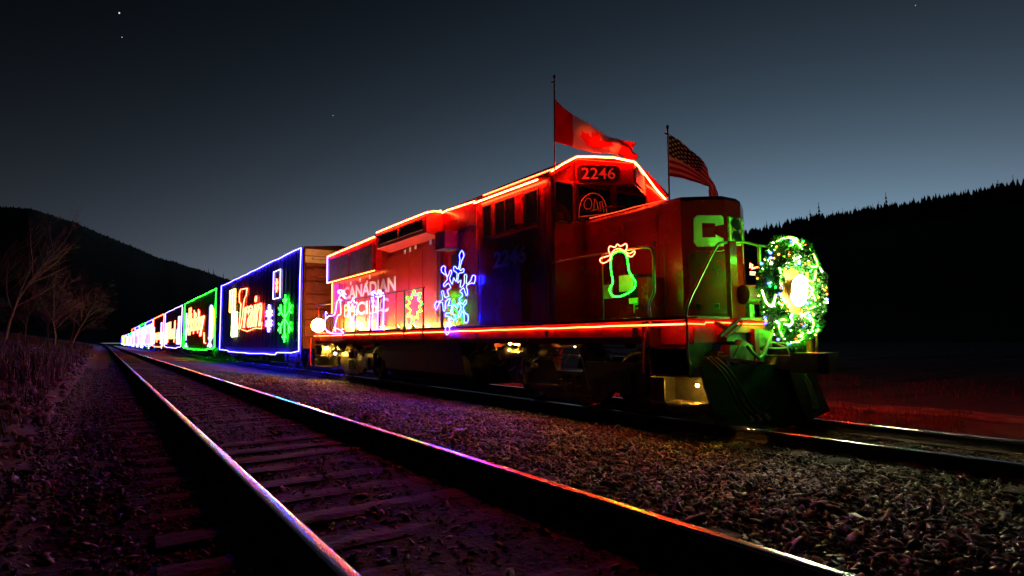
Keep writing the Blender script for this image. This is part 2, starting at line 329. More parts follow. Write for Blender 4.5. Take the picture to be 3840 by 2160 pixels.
# grass blades
def blades(name, regions, m, label):
    P = []; Hs = []
    for (x0, x1, y0, y1, dens, h0, h1) in regions:
        n = int((x1-x0)*(y1-y0)*dens); px = rng.uniform(x0, x1, n); py = rng.uniform(y0, y1, n)
        keep = vnoise(px*.8, py*.8, 9) > .42; px, py = px[keep], py[keep]
        P.append(np.stack([px, py, Hh(px, py)-.01], -1)); Hs.append(rng.uniform(h0, h1, len(px)))
    P = np.concatenate(P); h = np.concatenate(Hs); n = len(P); a = rng.uniform(0, 2*np.pi, n); b = rng.uniform(0, .7, n)
    d = np.stack([np.cos(a), np.sin(a), np.zeros(n)], -1); w = np.stack([-np.sin(a), np.cos(a), np.zeros(n)], -1)*(h*.035+.002)[:, None]
    up = np.array([0, 0, 1.])
    m1 = P+d*(h*b*.3)[:, None]+up*(h*.55)[:, None]; tp = P+d*(h*b)[:, None]+up*(h*(1-.3*b))[:, None]
    v = np.stack([P-w, P+w, m1-w*.7, m1+w*.7, tp], 1); f = (np.array([0, 1, 3, 0, 3, 2, 2, 3, 4])[None]+(np.arange(n)*5)[:, None]).reshape(-1)
    return rawmesh(name, v.reshape(-1, 3), f, 3, m, label)
blades('grass', [(-4.5, -.75, 3, 14, 120, .05, .22), (-7, -.8, 14, 50, 45, .12, .55), (-12, -1.2, 50, 110, 8, .3, .9),
                 (10, 16, -1, 12, 160, .03, .13), (10.2, 12.3, -1, 16, 120, .05, .18), (14, 26, -2, 30, 30, .08, .3)], M['grass'], 'dry grass on both sides of the tracks')
SNOW = [[11.087,2.753],[10.988,2.638],[11.08,2.541],[11.151,2.357],[11.067,2.328],[11.053,2.361],[10.971,2.339],[10.985,2.286],[11.082,2.275],[11.194,2.266],[11.224,2.091],[11.167,2.093],[11.069,2.118],[11.111,1.986],[11.014,1.979],[10.931,2.053],[10.938,2.201],[10.897,2.224],[10.843,2.192],[10.855,2.046],[10.796,2.028],[10.663,2.076],[10.596,2.176],[10.48,2.145],[10.52,2.005],[10.611,2.026],[10.823,1.99],[10.797,1.909],[10.766,1.814],[10.825,1.785],[10.905,1.89],[10.959,1.948],[11.084,1.903],[11.098,1.877],[11.001,1.836],[10.988,1.775],[11.113,1.729],[11.085,1.674],[10.975,1.614],[10.921,1.624],[10.879,1.688],[10.812,1.671],[10.826,1.612],[10.935,1.545],[10.854,1.422],[10.721,1.377],[10.722,1.259],[10.776,1.221],[10.869,1.25],[10.895,1.384],[10.976,1.467],[11.06,1.35],[11.143,1.366],[11.073,1.484],[11.031,1.55],[11.155,1.657],[11.226,1.532],[11.354,1.627],[11.413,1.459],[11.255,1.37],[11.27,1.289],[11.442,1.336],[11.465,1.358],[11.545,1.202],[11.472,1.062],[11.613,0.982],[11.694,1.094],[11.604,1.217],[11.53,1.367],[11.708,1.387],[11.678,1.456],[11.5,1.455],[11.447,1.611],[11.603,1.613],[11.529,1.754],[11.722,1.71],[11.753,1.529],[11.829,1.518],[11.875,1.69],[12.03,1.685],[12.156,1.547],[12.253,1.653],[12.157,1.735],[12.077,1.716],[11.875,1.761],[11.936,1.936],[11.859,1.945],[11.798,1.813],[11.588,1.821],[11.677,1.946],[11.528,1.998],[11.646,2.105],[11.828,2.042],[11.859,2.101],[11.691,2.186],[11.767,2.292],[11.983,2.384],[11.999,2.487],[11.89,2.511],[11.813,2.467],[11.813,2.382],[11.676,2.255],[11.586,2.38],[11.512,2.366],[11.512,2.31],[11.586,2.205],[11.463,2.069],[11.41,2.203],[11.295,2.11],[11.265,2.286],[11.409,2.356],[11.409,2.439],[11.351,2.44],[11.222,2.371],[11.15,2.562],[11.192,2.663]]
ORN = [[6.511,2.08],[6.447,2.117],[6.323,2.131],[6.224,2.075],[6.187,1.984],[6.163,1.825],[6.098,1.733],[6.043,1.658],[6.085,1.563],[6.225,1.502],[6.367,1.476],[6.5,1.492],[6.561,1.554],[6.559,1.613],[6.493,1.696],[6.53,1.846],[6.53,1.979]]
BOW = [[6.532,2.098],[6.727,2.076],[6.746,2.033],[6.675,1.995],[6.556,2.026],[6.522,2.082],[6.561,2.176],[6.527,2.231],[6.423,2.202],[6.37,2.239],[6.31,2.202],[6.198,2.223],[6.18,2.17],[6.202,2.115],[6.146,2.037],[6.083,2.029],[6.027,2.072],[6.046,2.098],[6.125,2.074],[6.203,2.101],[6.321,2.167],[6.445,2.161]]
SKATER = [[[18.418,2.423],[18.918,2.483],[18.987,2.394],[18.696,2.327],[18.907,2.224],[18.617,2.137],[19.05,2.151],[19.29,1.726],[19.864,1.701],[20.163,1.633],[20.283,1.766],[20.23,1.85],[20.106,1.783]],[[18.759,2.122],[18.706,1.726],[18.992,1.668],[19.25,1.324],[18.793,1.233],[18.45,1.113],[19.604,1.122],[20.077,1.196],[20.227,1.297]],[[20.22,1.64],[20.371,1.423],[20.2,1.259],[19.603,1.117]],[[18.916,2.436],[18.34,2.189],[18.629,2.438],[18.206,2.295]],[[19.384,1.303],[18.579,1.206]]]
RSTAR = [[18.329,2.223],[18.224,2.055],[17.996,2.043],[18.155,1.926],[17.972,1.68],[18.245,1.667],[18.337,1.442],[18.491,1.446],[18.58,1.68],[18.888,1.645],[18.655,1.893],[18.813,2.088],[18.525,2.072]]
PRESENT = [[[16.374,2.115],[15.455,2.126],[15.489,1.171],[16.522,1.18]],[[16.233,2.106],[16.296,1.186]],[[15.877,2.104],[15.911,1.179]],[[16.363,1.634],[15.473,1.718]]]
PBOW = [[15.93,2.087],[16.319,2.174],[16.181,2.248],[15.905,2.146],[15.826,2.243],[15.613,2.208],[15.743,2.125],[15.481,2.158],[15.584,2.085]]
GFL = [[13.722,2.108],[13.634,1.979],[13.351,2.009],[13.49,1.848],[13.184,1.758],[13.433,1.7],[13.293,1.573],[13.517,1.558],[13.488,1.412],[13.688,1.443],[13.802,1.275],[13.833,1.473],[14.101,1.458],[13.923,1.625],[14.195,1.738],[13.954,1.801],[14.167,1.964],[13.896,1.922]]
GFL2 = [[12.515,1.828],[12.467,1.685],[12.299,1.699],[12.396,1.565],[12.277,1.444],[12.444,1.451],[12.412,1.276],[12.508,1.267],[12.517,1.454],[12.639,1.482],[12.541,1.571],[12.639,1.694]]
# ------------------------------------------------------------------ tracks
def rail_profile(h):
    return [(-.07, -h), (-.07, -h+.012), (-.012, -h+.032), (-.010, -.045), (-.034, -.036), (-.036, -.012), (-.033, -.005), (-.024, -.0015), (-.012, -.0003), (0, 0),
            (.012, -.0003), (.024, -.0015), (.033, -.005), (.036, -.012), (.034, -.036), (.010, -.045), (.012, -h+.032), (.07, -h+.012), (.07, -h)]
def rail(parent, x, z, y0, y1, h=.17):
    b = MB(); pr = rail_profile(h); n = len(pr); yl = [y0, y1]
    vs = [(x+a, y, z+c) for y in yl for a, c in pr]; fs = []; 
    for i in range(n-1):
        top = 5 <= i <= 12; b.add([], []); 
        fs.append((i, n+i, n+i+1, i+1))
    b.add(vs, fs); b.m = [1 if 5 <= i <= 12 else 0 for i in range(n-1)]; b.sm = [5 <= i <= 12 for i in range(n-1)]
    b.add(vs[:n], [tuple(range(n))]); b.add(vs[n:], [tuple(range(n-1, -1, -1))])
    return b.build('rail', [M['rail_side'], M['rail_top']], parent)
def tie_mesh(i, L_=2.6):
    b = MB(); w = .115; nx = 12; random.seed(50+i); J = lambda s: random.uniform(-s, s)
    vs = []; fs = []; xsn = [-L_/2+L_*k/nx for k in range(nx+1)]
    for x in xsn: vs += [(x, -w+J(.008), -.17), (x, -w+J(.008), J(.006)-.006), (x, -w*.4, J(.006)), (x, w*.4, J(.006)), (x, w+J(.008), J(.006)-.006), (x, w+J(.008), -.17)]
    for k in range(nx):
        for j in range(5): a = k*6+j; fs.append((a, a+1, a+7, a+6))
    fs += [tuple(range(5, -1, -1)), tuple(nx*6+j for j in range(6))]
    b.add(vs, fs); return b
TM = []
for i in range(5):
    o = tie_mesh(i).build('sleeper', M['wood2'] if i == 4 else M['wood']); TM.append(o.data); bpy.data.objects.remove(o)
PLm = MB().box(-.10, .10, -.085, .085, 0, .012).box(-.085, -.07, -.02, .02, .012, .03).box(.07, .085, .0, .035, .012, .03)
o = PLm.build('tie_plate', M['plate']); PLM = o.data; bpy.data.objects.remove(o)
def track(name, cx, z, y0, y1, xl, xr, label, plates, breaks):
    t = thing(name, label, 'railway track', (cx, 0, z-.17))
    for x in (xl, xr):
        ys_ = [y0]+[b for b in breaks if b[0] == x and True and y0 < b[1] < y1][:0]
        cuts = [y0]+sorted(b[1] for b in breaks if b[0] == x)+[y1]
        for a, c in zip(cuts[:-1], cuts[1:]): rail(t, x, z, a+.004, c-.004)
    y = y0+.2; k = 0; random.seed(7)
    while y < 62:
        o = bpy.data.objects.new('sleeper', TM[k % 11 % 5]); COL.objects.link(o); o.parent = t
        yy = y+random.uniform(-.04, .04); dx = random.uniform(-.05, .05)
        o.location = (dx, yy, random.uniform(-.012, .004)); o.rotation_euler = (0, random.uniform(-.006, .006), random.uniform(-.02, .02))
        if plates and y < 12:
            for x in (xl, xr):
                p = bpy.data.objects.new('tie_plate', PLM); COL.objects.link(p); p.parent = o; p.location = (x-cx-dx, 0, .006)
        y += .53; k += 1
    return t
near = track('railway_track', 1.5625, 0., -1.2, 420, .81, 2.315, 'near empty railway track with polished rails catching coloured reflections', True, [(.81, 5.98), (2.315, 14.2)])
far = track('railway_track', 7.735, -.30, -3, 420, 6.98, 8.49, 'far railway track that the lit train stands on', True, [])
# joint bars
for x, y in ((.81, 5.98), (2.315, 14.2)):
    b = MB()
    for s in (-1, 1):
        b.box(x+s*.022-.009, x+s*.022+.009, y-.3, y+.3, -.13, -.05)
        for q in (-.22, -.08, .08, .22): b.cyl((x+s*.03, y+q, -.09), (x+s*.05, y+q, -.09), .014, 6)
    b.build('joint_bar', M['rail_side'], near)

# ------------------------------------------------------------------ locomotive
CX = 7.7; RZ = -.30
loco = thing('diesel_locomotive', 'red diesel locomotive outlined in red rope lights, number 2246 on its cab', 'locomotive', (CX, 5.2, RZ))
def B(): return MB()
def mx(x): return 2*CX-x
# frame and deck
b = B().box(6.45, 8.95, 5.25, 21.7, .78, 1.10).box(6.3, 6.42, 6.0, 21.6, .80, 1.09).box(8.98, 9.1, 6.0, 21.6, .80, 1.09)
for y in np.arange(6.4, 21.4, .9): b.box(6.32, 6.5, y, y+.04, .72, 1.0)
b.build('underframe', M['redm'], loco)
B().box(6.165, 9.235, 5.2, 21.8, 1.103, 1.155).build('deck', M['redm'], loco, bev=.006)
b = B()
for k in range(60): y = 6.1+k*.26; b.box(6.235, 6.8, y, y+.012, 1.156, 1.163)
b.build('tread_bars', M['steel'], loco, kind='stuff')
B().box(6.205, 6.235, 6.0, 21.8, .885, 1.10).build('side_sill', M['redm'], loco, bev=.004)
for i, y in enumerate((6.05, 8.1, 10.4, 13.0, 15.8, 18.4, 20.9)):
    B().box(6.19, 6.204, y, y+.10, .90, 1.02).build('hose_bracket', M['steel'], loco)
# long hood
def hood(x0, y0, y1, zt, c=.16):
    x1 = mx(x0); return B().prism([(x0, 1.156), (x1, 1.156), (x1, zt-.02), (x1-c, zt+.13), (x0+c, zt+.13), (x0, zt-.02)], y0, y1, ax='y')
hood(6.85, 13.31, 21.8, 4.02).build('long_hood', M['glow_red'], loco, bev=.012)
hood(6.90, 10.53, 13.3, 4.04).build('forward_hood', M['red'], loco, bev=.012)
# radiator box with four grilles
b = B().prism([(6.66, 2.965), (mx(6.66), 2.965), (mx(6.66), 3.96), (mx(6.80), 4.09), (6.80, 4.09), (6.66, 3.96)], 17.15, 21.83, ax='y')
b.build('radiator_housing', M['red'], loco, bev=.01)
for (a, c) in ((21.55, 20.62), (20.55, 19.55), (19.38, 18.45), (18.38, 17.42)):
    g = B().box(6.646, 6.664, c, a, 3.03, 3.76)
    g = g.build('grille', M['grille'], loco)
    s = B()
    for k in range(26): y = c+.02+k*(a-c-.04)/25; s.box(6.632, 6.648, y-.006, y+.006, 3.05, 3.74)
    s.build('grille_bars', M['grille'], g, kind='stuff')
    s = B().box(6.634, 6.66, c-.03, c, 3.0, 3.79).box(6.634, 6.66, a, a+.03, 3.0, 3.79).box(6.634, 6.66, c, a, 3.76, 3.79).box(6.634, 6.66, c, a, 3.0, 3.03)
    s.build('grille_frame', M['redm'], g)
B().glow([(6.645, 17.2, 2.963), (6.645, 21.75, 2.963)], .008).build('ledge_glow_strip', [NE['orange'], SL['orange']], loco)  # glowing strip painted in for the lit underside of the ledge
# dynamic brake bulge
b = B().prism([(6.45, 3.50), (6.9, 3.42), (8.5, 3.42), (mx(6.45), 3.50), (mx(6.45), 3.93), (mx(6.62), 4.08), (6.62, 4.08), (6.45, 3.93)], 13.3, 16.5, ax='y')
b.build('brake_housing', M['glow_red'], loco, bev=.01)
for (a, c) in ((16.3, 15.0), (14.9, 13.5)):
    g = B().box(6.432, 6.448, c, a, 3.60, 3.86).build('vent_grille', M['grille'], loco)
    s = B()
    for k in range(9): z = 3.61+k*.03; s.box(6.42, 6.434, c+.02, a-.02, z, z+.008)
    s.build('vent_slats', M['black'], g, kind='stuff')
# hood doors with latches and hinges
dy = [(13.45, 14.25), (14.3, 15.1), (15.15, 15.95), (16.0, 16.8), (17.3, 18.3), (18.35, 19.35), (19.4, 20.4), (20.45, 21.4)]
for i, (a, c) in enumerate(dy):
    zt = 3.30 if i < 4 else 2.88
    d = B().box(6.828, 6.848, a, c, 1.30, zt).build('hood_door', M['glow_red'], loco, bev=.005)
    B().box(6.812, 6.829, a+.05, a+.09, 1.95, 2.10).box(6.812, 6.829, a+.05, a+.09, 1.5, 1.62).build('door_latch', M['steel'], d)
for y in (10.75, 11.55):
    d = B().box(6.878, 6.898, y, y+.72, 1.28, 3.3).build('hood_door', M['red'], loco, bev=.005)
    B().box(6.862, 6.879, y+.05, y+.09, 1.9, 2.1).build('door_latch', M['steel'], d)
B().box(6.84, 6.9, 10.55, 13.28, 3.455, 3.485).build('ledge', M['redm'], loco)
B().box(6.855, 6.898, 12.35, 12.75, 2.3, 2.9).build('equipment_panel', M['black'], loco)
B().box(6.48, 6.90, 12.38, 12.88, 3.02, 3.42).build('sand_box', M['redm'], loco, bev=.01)
B().box(6.47, 6.895, 12.40, 12.86, 3.0, 3.018).build('sand_box_base', M['steel'], loco)
for (y, z) in ((15.35, 3.31), (15.0, 3.33), (14.65, 3.36), (13.75, 3.36), (13.45, 3.36), (19.75, 2.80), (18.85, 2.83), (18.0, 2.86)):
    B().box(6.815, 6.827, y, y+.11, z-.06, z+.06).build('sticker', M['white'], loco)
for (y0, y1) in ((10.84, 10.96), (10.60, 10.70)):
    B().box(6.868, 6.877, y0, y1, 2.42, 2.62).build('sticker', M['white'], loco)
B().cyl((6.80, 18.25, 2.70), (6.826, 18.25, 2.70), .07, 16).build('round_badge', M['dim'], loco)
for (y, z0) in ((20.9, 1.25), (16.9, 1.25), (17.15, 1.2)):
    B().tube([(6.8, y, z0), (6.8, y, 2.9)], .012, 6).build('grab_rod', M['redm'], loco)
text_mesh('CANADIAN', 4.52, .43, (6.822, 20.53, 2.28), (0, -1, 0), (0, 0, 1), .004, bold=.03, name='lettering', m=M['white'], parent=loco, label='white CANADIAN lettering on the hood')
text_mesh('PACIFIC', 4.0, .43, (6.822, 20.52, 1.70), (0, -1, 0), (0, 0, 1), .004, bold=.03, name='lettering', m=M['white'], parent=loco, label='white PACIFIC lettering on the hood')
# fans and exhaust on the roof
for y in (20.6, 18.6): B().lathe((CX, y, 4.15), [(0, .55), (.14, .55), (.16, .5)], 'z').build('radiator_fan', M['redm'], loco)
B().box(7.45, 7.95, 14.2, 14.9, 4.15, 4.26).build('exhaust_stack', M['black'], loco)
# cab
prof = [(6.27, 1.156), (9.13, 1.156), (9.13, 3.66), (8.55, 4.02), (7.95, 4.14), (7.45, 4.14), (6.85, 4.02), (6.27, 3.66)]
B().prism(prof, 8.06, 10.51, ax='y').build('cab', M['red'], loco, bev=.012)
rp = [(6.19, 3.66), (6.22, 3.72), (6.80, 4.08), (7.42, 4.20), (7.98, 4.20), (8.6, 4.08), (9.18, 3.72), (9.21, 3.66), (9.13, 3.665), (8.55, 4.022), (7.95, 4.142), (7.45, 4.142), (6.85, 4.022), (6.27, 3.665)]
B().prism(rp, 8.03, 10.56, ax='y').build('cab_roof', M['red'], loco)
def window(parent, x, y0, y1, z0, z1, mull=False):
    w = B().box(x-.022, x-.002, y0-.035, y1+.035, z0-.035, z0).box(x-.022, x-.002, y0-.035, y1+.035, z1, z1+.035).box(x-.022, x-.002, y0-.035, y0, z0, z1).box(x-.022, x-.002, y1, y1+.035, z0, z1)
    if mull: w.box(x-.024, x-.002, (y0+y1)/2-.012, (y0+y1)/2+.012, z0, z1)
    w = w.build('side_window', M['rubber'], parent); B().box(x-.010, x-.003, y0, y1, z0, z1).build('pane', M['glass'], w); return w
window(loco, 6.27, 9.985, 10.28, 2.92, 3.53); window(loco, 6.27, 9.15, 9.83, 2.92, 3.52, True); window(loco, 6.27, 8.45, 8.82, 2.92, 3.50)
B().box(6.225, 6.24, 8.87, 9.11, 2.98, 3.53).build('sun_blind', M['red'], loco, bev=.004)
B().box(6.215, 6.27, 8.4, 9.95, 2.83, 2.87).build('arm_rest', M['redm'], loco)
text_mesh('2246', 1.13, .33, (6.262, 9.94, 2.25), (0, -1, 0), (0, 0, 1), .004, bold=.03, name='lettering', m=M['dim'], parent=loco, label='dim painted number 2246 under the cab windows', shear=.12)
B().tube([(6.24, 10.47, 1.3), (6.24, 10.47, 3.5)], .012, 6).build('grab_rod', M['redm'], loco)
B().tube([(6.24, 8.2, 1.3), (6.24, 8.2, 3.4)], .012, 6).build('grab_rod', M['redm'], loco)
# prow above the windscreen with number boards
def prow(pts, z0, z1s, name, m):
    n = len(pts); vs = [(x, y, z0) for x, y in pts]+[(x, y, z) for (x, y), z in zip(pts, z1s)]
    return B().add(vs, [tuple(range(n-1, -1, -1)), tuple(range(n, 2*n))]+[(i, (i+1) % n, n+(i+1) % n, n+i) for i in range(n)]).build(name, m, loco, bev=.01)
prow([(6.80, 8.045), (7.69, 7.49), (8.58, 8.045)], 3.585, [4.05, 3.97, 4.05], 'number_board_housing', M['red'])
F1 = np.array((.849, -.529, 0)); FN = np.array((-.529, -.849, 0)); F0 = np.array((6.80, 8.045, 0))
def fac(u, z, d=0., F0=F0, F1=F1, FN=FN): return tuple(F0+F1*u+FN*d+np.array((0, 0, z)))
u0, u1 = .03, .79; q = [(u0+.05, 3.635), (u1-.05, 3.635), (u1, 3.68), (u1, 3.87), (u1-.05, 3.915), (u0+.05, 3.935), (u0, 3.89), (u0, 3.68)]
vs = [fac(u, z, .002) for u, z in q]+[fac(u, z, .02) for u, z in q]; n = 8
nb = B().add(vs, [tuple(range(7, -1, -1)), tuple(range(8, 16))]+[(i, (i+1) % n, n+(i+1) % n, n+i) for i in range(n)]).build('number_board', M['board'], loco, bev=.004)
text_mesh('2246', .60, .205, fac(.11, 3.675, .021), F1, (0, 0, 1), .003, bold=.006, name='digits', m=neon('number_board_digits', (1, .05, .03), .17), parent=nb, label='glowing 2246 digits')
G0 = np.array((7.69, 7.49, 0)); G1 = np.array((.849, .529, 0)); GN = np.array((.529, -.849, 0))
vs = [fac(u, z, .002, G0, G1, GN) for u, z in q]+[fac(u, z, .02, G0, G1, GN) for u, z in q]
B().add(vs, [tuple(range(7, -1, -1)), tuple(range(8, 16))]+[(i, (i+1) % n, n+(i+1) % n, n+i) for i in range(n)]).build('number_board', M['board'], loco)
# windscreens and cab door
for (a, c) in ((6.86, 7.62), (7.78, 8.54)):
    w = B().box(a-.03, c+.03, 8.03, 8.058, 2.94, 2.975).box(a-.03, c+.03, 8.03, 8.058, 3.56, 3.582).box(a-.03, a, 8.03, 8.058, 2.975, 3.56).box(c, c+.03, 8.03, 8.058, 2.975, 3.56).build('windscreen', M['redm'], loco)
    B().box(a, c, 8.042, 8.055, 2.975, 3.56).build('pane', M['glass'], w)
    B().tube([(a+.5, 8.02, 3.52), (a+.2, 8.02, 3.1)], .008, 6).build('wiper', M['black'], w)
dr = B().box(6.30, 6.76, 8.035, 8.058, 1.25, 3.62).build('cab_door', M['red'], loco, bev=.005)
rr = [(6.32, 2.87), (6.66, 2.87), (6.70, 2.91), (6.70, 3.52), (6.66, 3.565), (6.34, 3.565), (6.30, 3.52), (6.30, 2.90)]
B().prism(rr, 8.018, 8.034, ax='y').build('door_pane', M['glass'], dr)
B().tube([(x, 8.016, z) for x, z in rr], .012, 6, True).build('door_gasket', M['black'], dr)
B().cyl((6.40, 8.02, 2.2), (6.40, 7.97, 2.2), .02, 8).build('handle', M['steel'], dr)
# neon bell emblem in the windscreen
D0 = [(6.776, 2.967), (6.785, 3.1), (6.805, 3.198), (6.86, 3.30), (6.947, 3.375), (7.04, 3.43), (7.135, 3.453), (7.24, 3.44), (7.323, 3.404), (7.38, 3.34), (7.414, 3.27), (7.434, 3.126)]
b = B().tube([(x, 7.94, z) for x, z in D0], .007, 6).tube([(6.80, 7.94, 2.99), (7.10, 7.94, 3.045), (7.434, 7.94, 3.11)], .007, 6)
b.tube([(x, 7.94, z) for x, z in smooth_path([(6.96, 3.33), (7.05, 3.33), (7.08, 3.25), (7.04, 3.16), (6.93, 3.15), (6.90, 3.22)], 3)], .006, 6, True)
b.tube([(7.12, 7.94, 3.13), (7.15, 7.94, 3.35), (7.2, 7.94, 3.30), (7.24, 7.94, 3.14)], .006, 6).tube([(7.29, 7.94, 3.14), (7.27, 7.94, 3.30), (7.32, 7.94, 3.33), (7.37, 7.94, 3.13)], .006, 6)
recentre(tag(b.build('unlit_sign', NE['dimred']), 'dome shaped tube light with small figures hanging before the cab windscreen', 'light sign'))
# short hood (nose)
NP = [(7.0, 8.05), (7.0, 5.90), (7.50, 5.50), (7.87, 5.50), (8.37, 5.80), (8.37, 8.05)]
n = len(NP)
ins = [(7.06, 8.05), (7.06, 5.94), (7.52, 5.57), (7.85, 5.57), (8.31, 5.84), (8.31, 8.05)]
b = B(); vs = [(x, y, 1.156) for x, y in NP]+[(x, y, 2.90) for x, y in NP]+[(x, y, 2.965) for x, y in ins]
fs = [tuple(range(n-1, -1, -1)), tuple(range(2*n, 3*n))]
for k in (0, 1): fs += [(k*n+i, k*n+(i+1) % n, (k+1)*n+(i+1) % n, (k+1)*n+i) for i in range(n)]
b.add(vs, fs).build('short_hood', M['red'], loco, bev=.012)
C1 = np.array((.781, -.625, 0)); CN = np.array((-.625, -.781, 0)); C0 = np.array((7.0, 5.90, 0))
cf = lambda u, z, d=0.: fac(u, z, d, C0, C1, CN)
def extr(poly, d0, d1, fn, name, m, parent, label=None):
    n = len(poly); vs = [fn(u, z, d0) for u, z in poly]+[fn(u, z, d1) for u, z in poly]
    return B().add(vs, [tuple(range(n-1, -1, -1)), tuple(range(n, 2*n))]+[(i, (i+1) % n, n+(i+1) % n, n+i) for i in range(n)]).build(name, m, parent, label=label)
# big letters C and P
Cp = [(.22, 2.20), (.60, 2.197), (.60, 2.31), (.49, 2.375), (.49, 2.33), (.30, 2.335), (.30, 2.55), (.49, 2.54), (.49, 2.50), (.61, 2.52), (.61, 2.62), (.58, 2.655), (.23, 2.665), (.18, 2.62), (.17, 2.26)]
extr(Cp, .003, .008, cf, 'lettering', M['white'], loco, 'large letter C on the nose')
R0 = np.array((7.87, 5.50, 0)); R1 = np.array((.857, .515, 0)); RN = np.array((.515, -.857, 0))
rf = lambda u, z, d=0.: fac(u, z, d, R0, R1, RN)
extr([(.07, 1.98), (.17, 1.98), (.17, 2.33), (.17, 2.42), (.33, 2.42), (.33, 2.56), (.17, 2.56), (.17, 2.42), (.171, 2.33), (.42, 2.33), (.46, 2.37), (.46, 2.62), (.42, 2.66), (.07, 2.66)], .003, .008, rf, 'lettering', M['white'], loco, 'large letter P on the nose')
# nose headlight pair (unlit)
hl = B().box(7.53, 7.80, 5.455, 5.498, 2.22, 2.64).build('headlight_box', M['dim'], loco, bev=.008)
for z in (2.52, 2.33):
    B().lathe((7.665, 5.455, z), [(-.03, .085), (-.03, .095), (0, .098)], 'y', 24).build('lamp_rim', M['steel'], hl)
    B().lathe((7.665, 5.44, z), [(-.004, .03), (.0, .06), (.01, .082)], 'y', 20).build('lens', mat('lens_glass', (.25, .27, .25), .08, coat=1), hl)
# nose door plate, sockets, class light, grab handle
pd = extr([(.09, 1.22), (.63, 1.22), (.63, 2.10), (.09, 2.10)], .003, .018, cf, 'nose_door', M['redm'], loco)
for u in (.20, .46):
    s = extr([(u-.045, 1.285), (u+.045, 1.285), (u+.045, 1.365), (u-.045, 1.365)], .019, .03, cf, 'socket', M['steel'], loco)
    extr([(u-.032, 1.297), (u+.032, 1.297), (u+.032, 1.353), (u-.032, 1.353)], .031, .033, cf, 'socket_hole', M['black'], s)
c = np.array(cf(.50, 1.86, .02)); B().tube([tuple(c), tuple(c+CN*.02)], .05, 16).build('filler_cap', M['black'], loco)
B().tube([cf(.20, 2.14, .01), cf(.24, 2.12, .05), cf(.55, 2.12, .05), cf(.60, 2.14, .01)], .008, 6).build('grab_rod', M['steel'], loco)
B().tube([(6.96, 6.2, 1.3), (6.96, 6.2, 2.3)], .01, 6).build('grab_rod', M['redm'], loco)
B().box(7.70, 8.25, 6.4, 6.65, 2.966, 3.05).ball((7.9, 6.5, 3.09), .06).box(7.7, 7.8, 6.45, 6.55, 3.04, 3.12).build('camera_pod', M['black'], loco)
# battery cabinet beside the nose
cb = B().box(6.62, 6.99, 6.25, 7.35, 1.157, 1.78).build('cabinet', M['red'], loco, bev=.01)
B().box(6.608, 6.619, 6.98, 7.2, 1.50, 1.72).build('sticker', M['white'], cb)
st1 = B().box(6.586, 6.60, 6.50, 6.80, 1.585, 1.835).build('sticker', M['white'], loco, label='square placard behind the green bulb light')
B().box(6.59, 6.603, 6.42, 6.60, 1.39, 1.475).build('sticker', M['white'], loco)
B().box(6.603, 6.99, 6.45, 6.85, 1.5, 1.84).build('placard_bracket', M['black'], loco)
text_mesh('F', .09, .14, (6.615, 6.53, 1.245), (0, -1, 0), (0, 0, 1), .003, name='lettering', m=M['dim'], parent=loco, label='small letter F marking the front end')
# mirror arm and handrail stack by the cab
B().tube([(6.75, 7.6, 3.02), (7.0, 7.4, 3.08), (7.22, 7.3, 3.10), (7.3, 7.15, 2.65)], .014, 6).build('mirror_arm', M['black'], loco)
# front plate, steps, anticlimber
B().box(6.30, 9.10, 5.17, 5.25, .80, 1.10).build('front_plate', M['redm'], loco, bev=.006)
B().box(6.90, 8.50, 4.90, 5.17, 1.095, 1.125).box(6.95, 8.45, 5.0, 5.17, .93, 1.08).build('anticlimber', M['redm'], loco, bev=.005)
B().box(6.22, 6.89, 5.05, 5.2, 1.11, 1.14).build('footboard', M['redm'], loco)
def stepwell(x0, x1, y0, y1, name='step_well'):
    xin = x1 if x0 < CX else x0
    w = B().box(xin-.01, xin+.01, y0, y1, -.02, 1.1).box(x0, x1, y1, y1+.012, -.02, 1.1).box(x0+.02, x1, y0-.012, y0, .36, .80).build(name, M['grime'], loco)
    for z in (-.01, .36, .73):
        t = B().box(x0, x1, y0, y1, z, z+.022); t = t.build('step', M['plate'], w)
        s = B()
        for k in range(16): yk = y0+.01+k*(y1-y0-.03)/15; s.box(x0, x0+.03, yk, yk+.015, z+.022, z+.034)
        s.build('step_teeth', M['steel'], t, kind='stuff')
    return w
stepwell(6.22, 6.72, 5.22, 5.86); stepwell(mx(6.72), mx(6.22), 5.22, 5.86); stepwell(6.22, 6.72, 21.05, 21.7)
B().box(6.225, 6.235, 5.62, 5.86, .0, .34).build('step_gusset', M['grime'], loco)
# handrails
hr = lambda pts, nm='handrail', r=.019, m='chrome': B().tube([tuple(p) for p in smooth_path(pts, 3, False)], r, 8).build(nm, M[m], loco)
hr([(6.21, 6.20, 2.14), (6.2, 5.95, 2.14), (6.2, 5.78, 2.11), (6.2, 5.72, 2.0), (6.2, 5.72, 1.75), (6.2, 5.725, 1.5), (6.2, 5.82, 1.34), (6.2, 5.815, 1.08), (6.2, 5.93, .85), (6.2, 5.96, .6), (6.2, 5.965, .39)])
hr([(6.24, 8.0, 2.14), (6.2, 7.4, 2.15), (6.2, 6.8, 2.15), (6.21, 6.2, 2.14)], r=.015)
for y in (7.9, 6.75): B().tube([(6.2, y, 1.0), (6.2, y, 2.15)], .016, 8).build('stanchion', M['redm'], loco)
hr([(6.20, 5.14, .53), (6.19, 5.16, .56), (6.19, 5.18, .70), (6.2, 5.18, 1.0), (6.21, 5.18, 1.27), (6.55, 5.19, 1.72), (6.88, 5.2, 2.11), (7.04, 5.2, 2.17), (7.3, 5.2, 2.20), (7.53, 5.2, 2.215), (7.80, 5.2, 2.195)], r=.02)
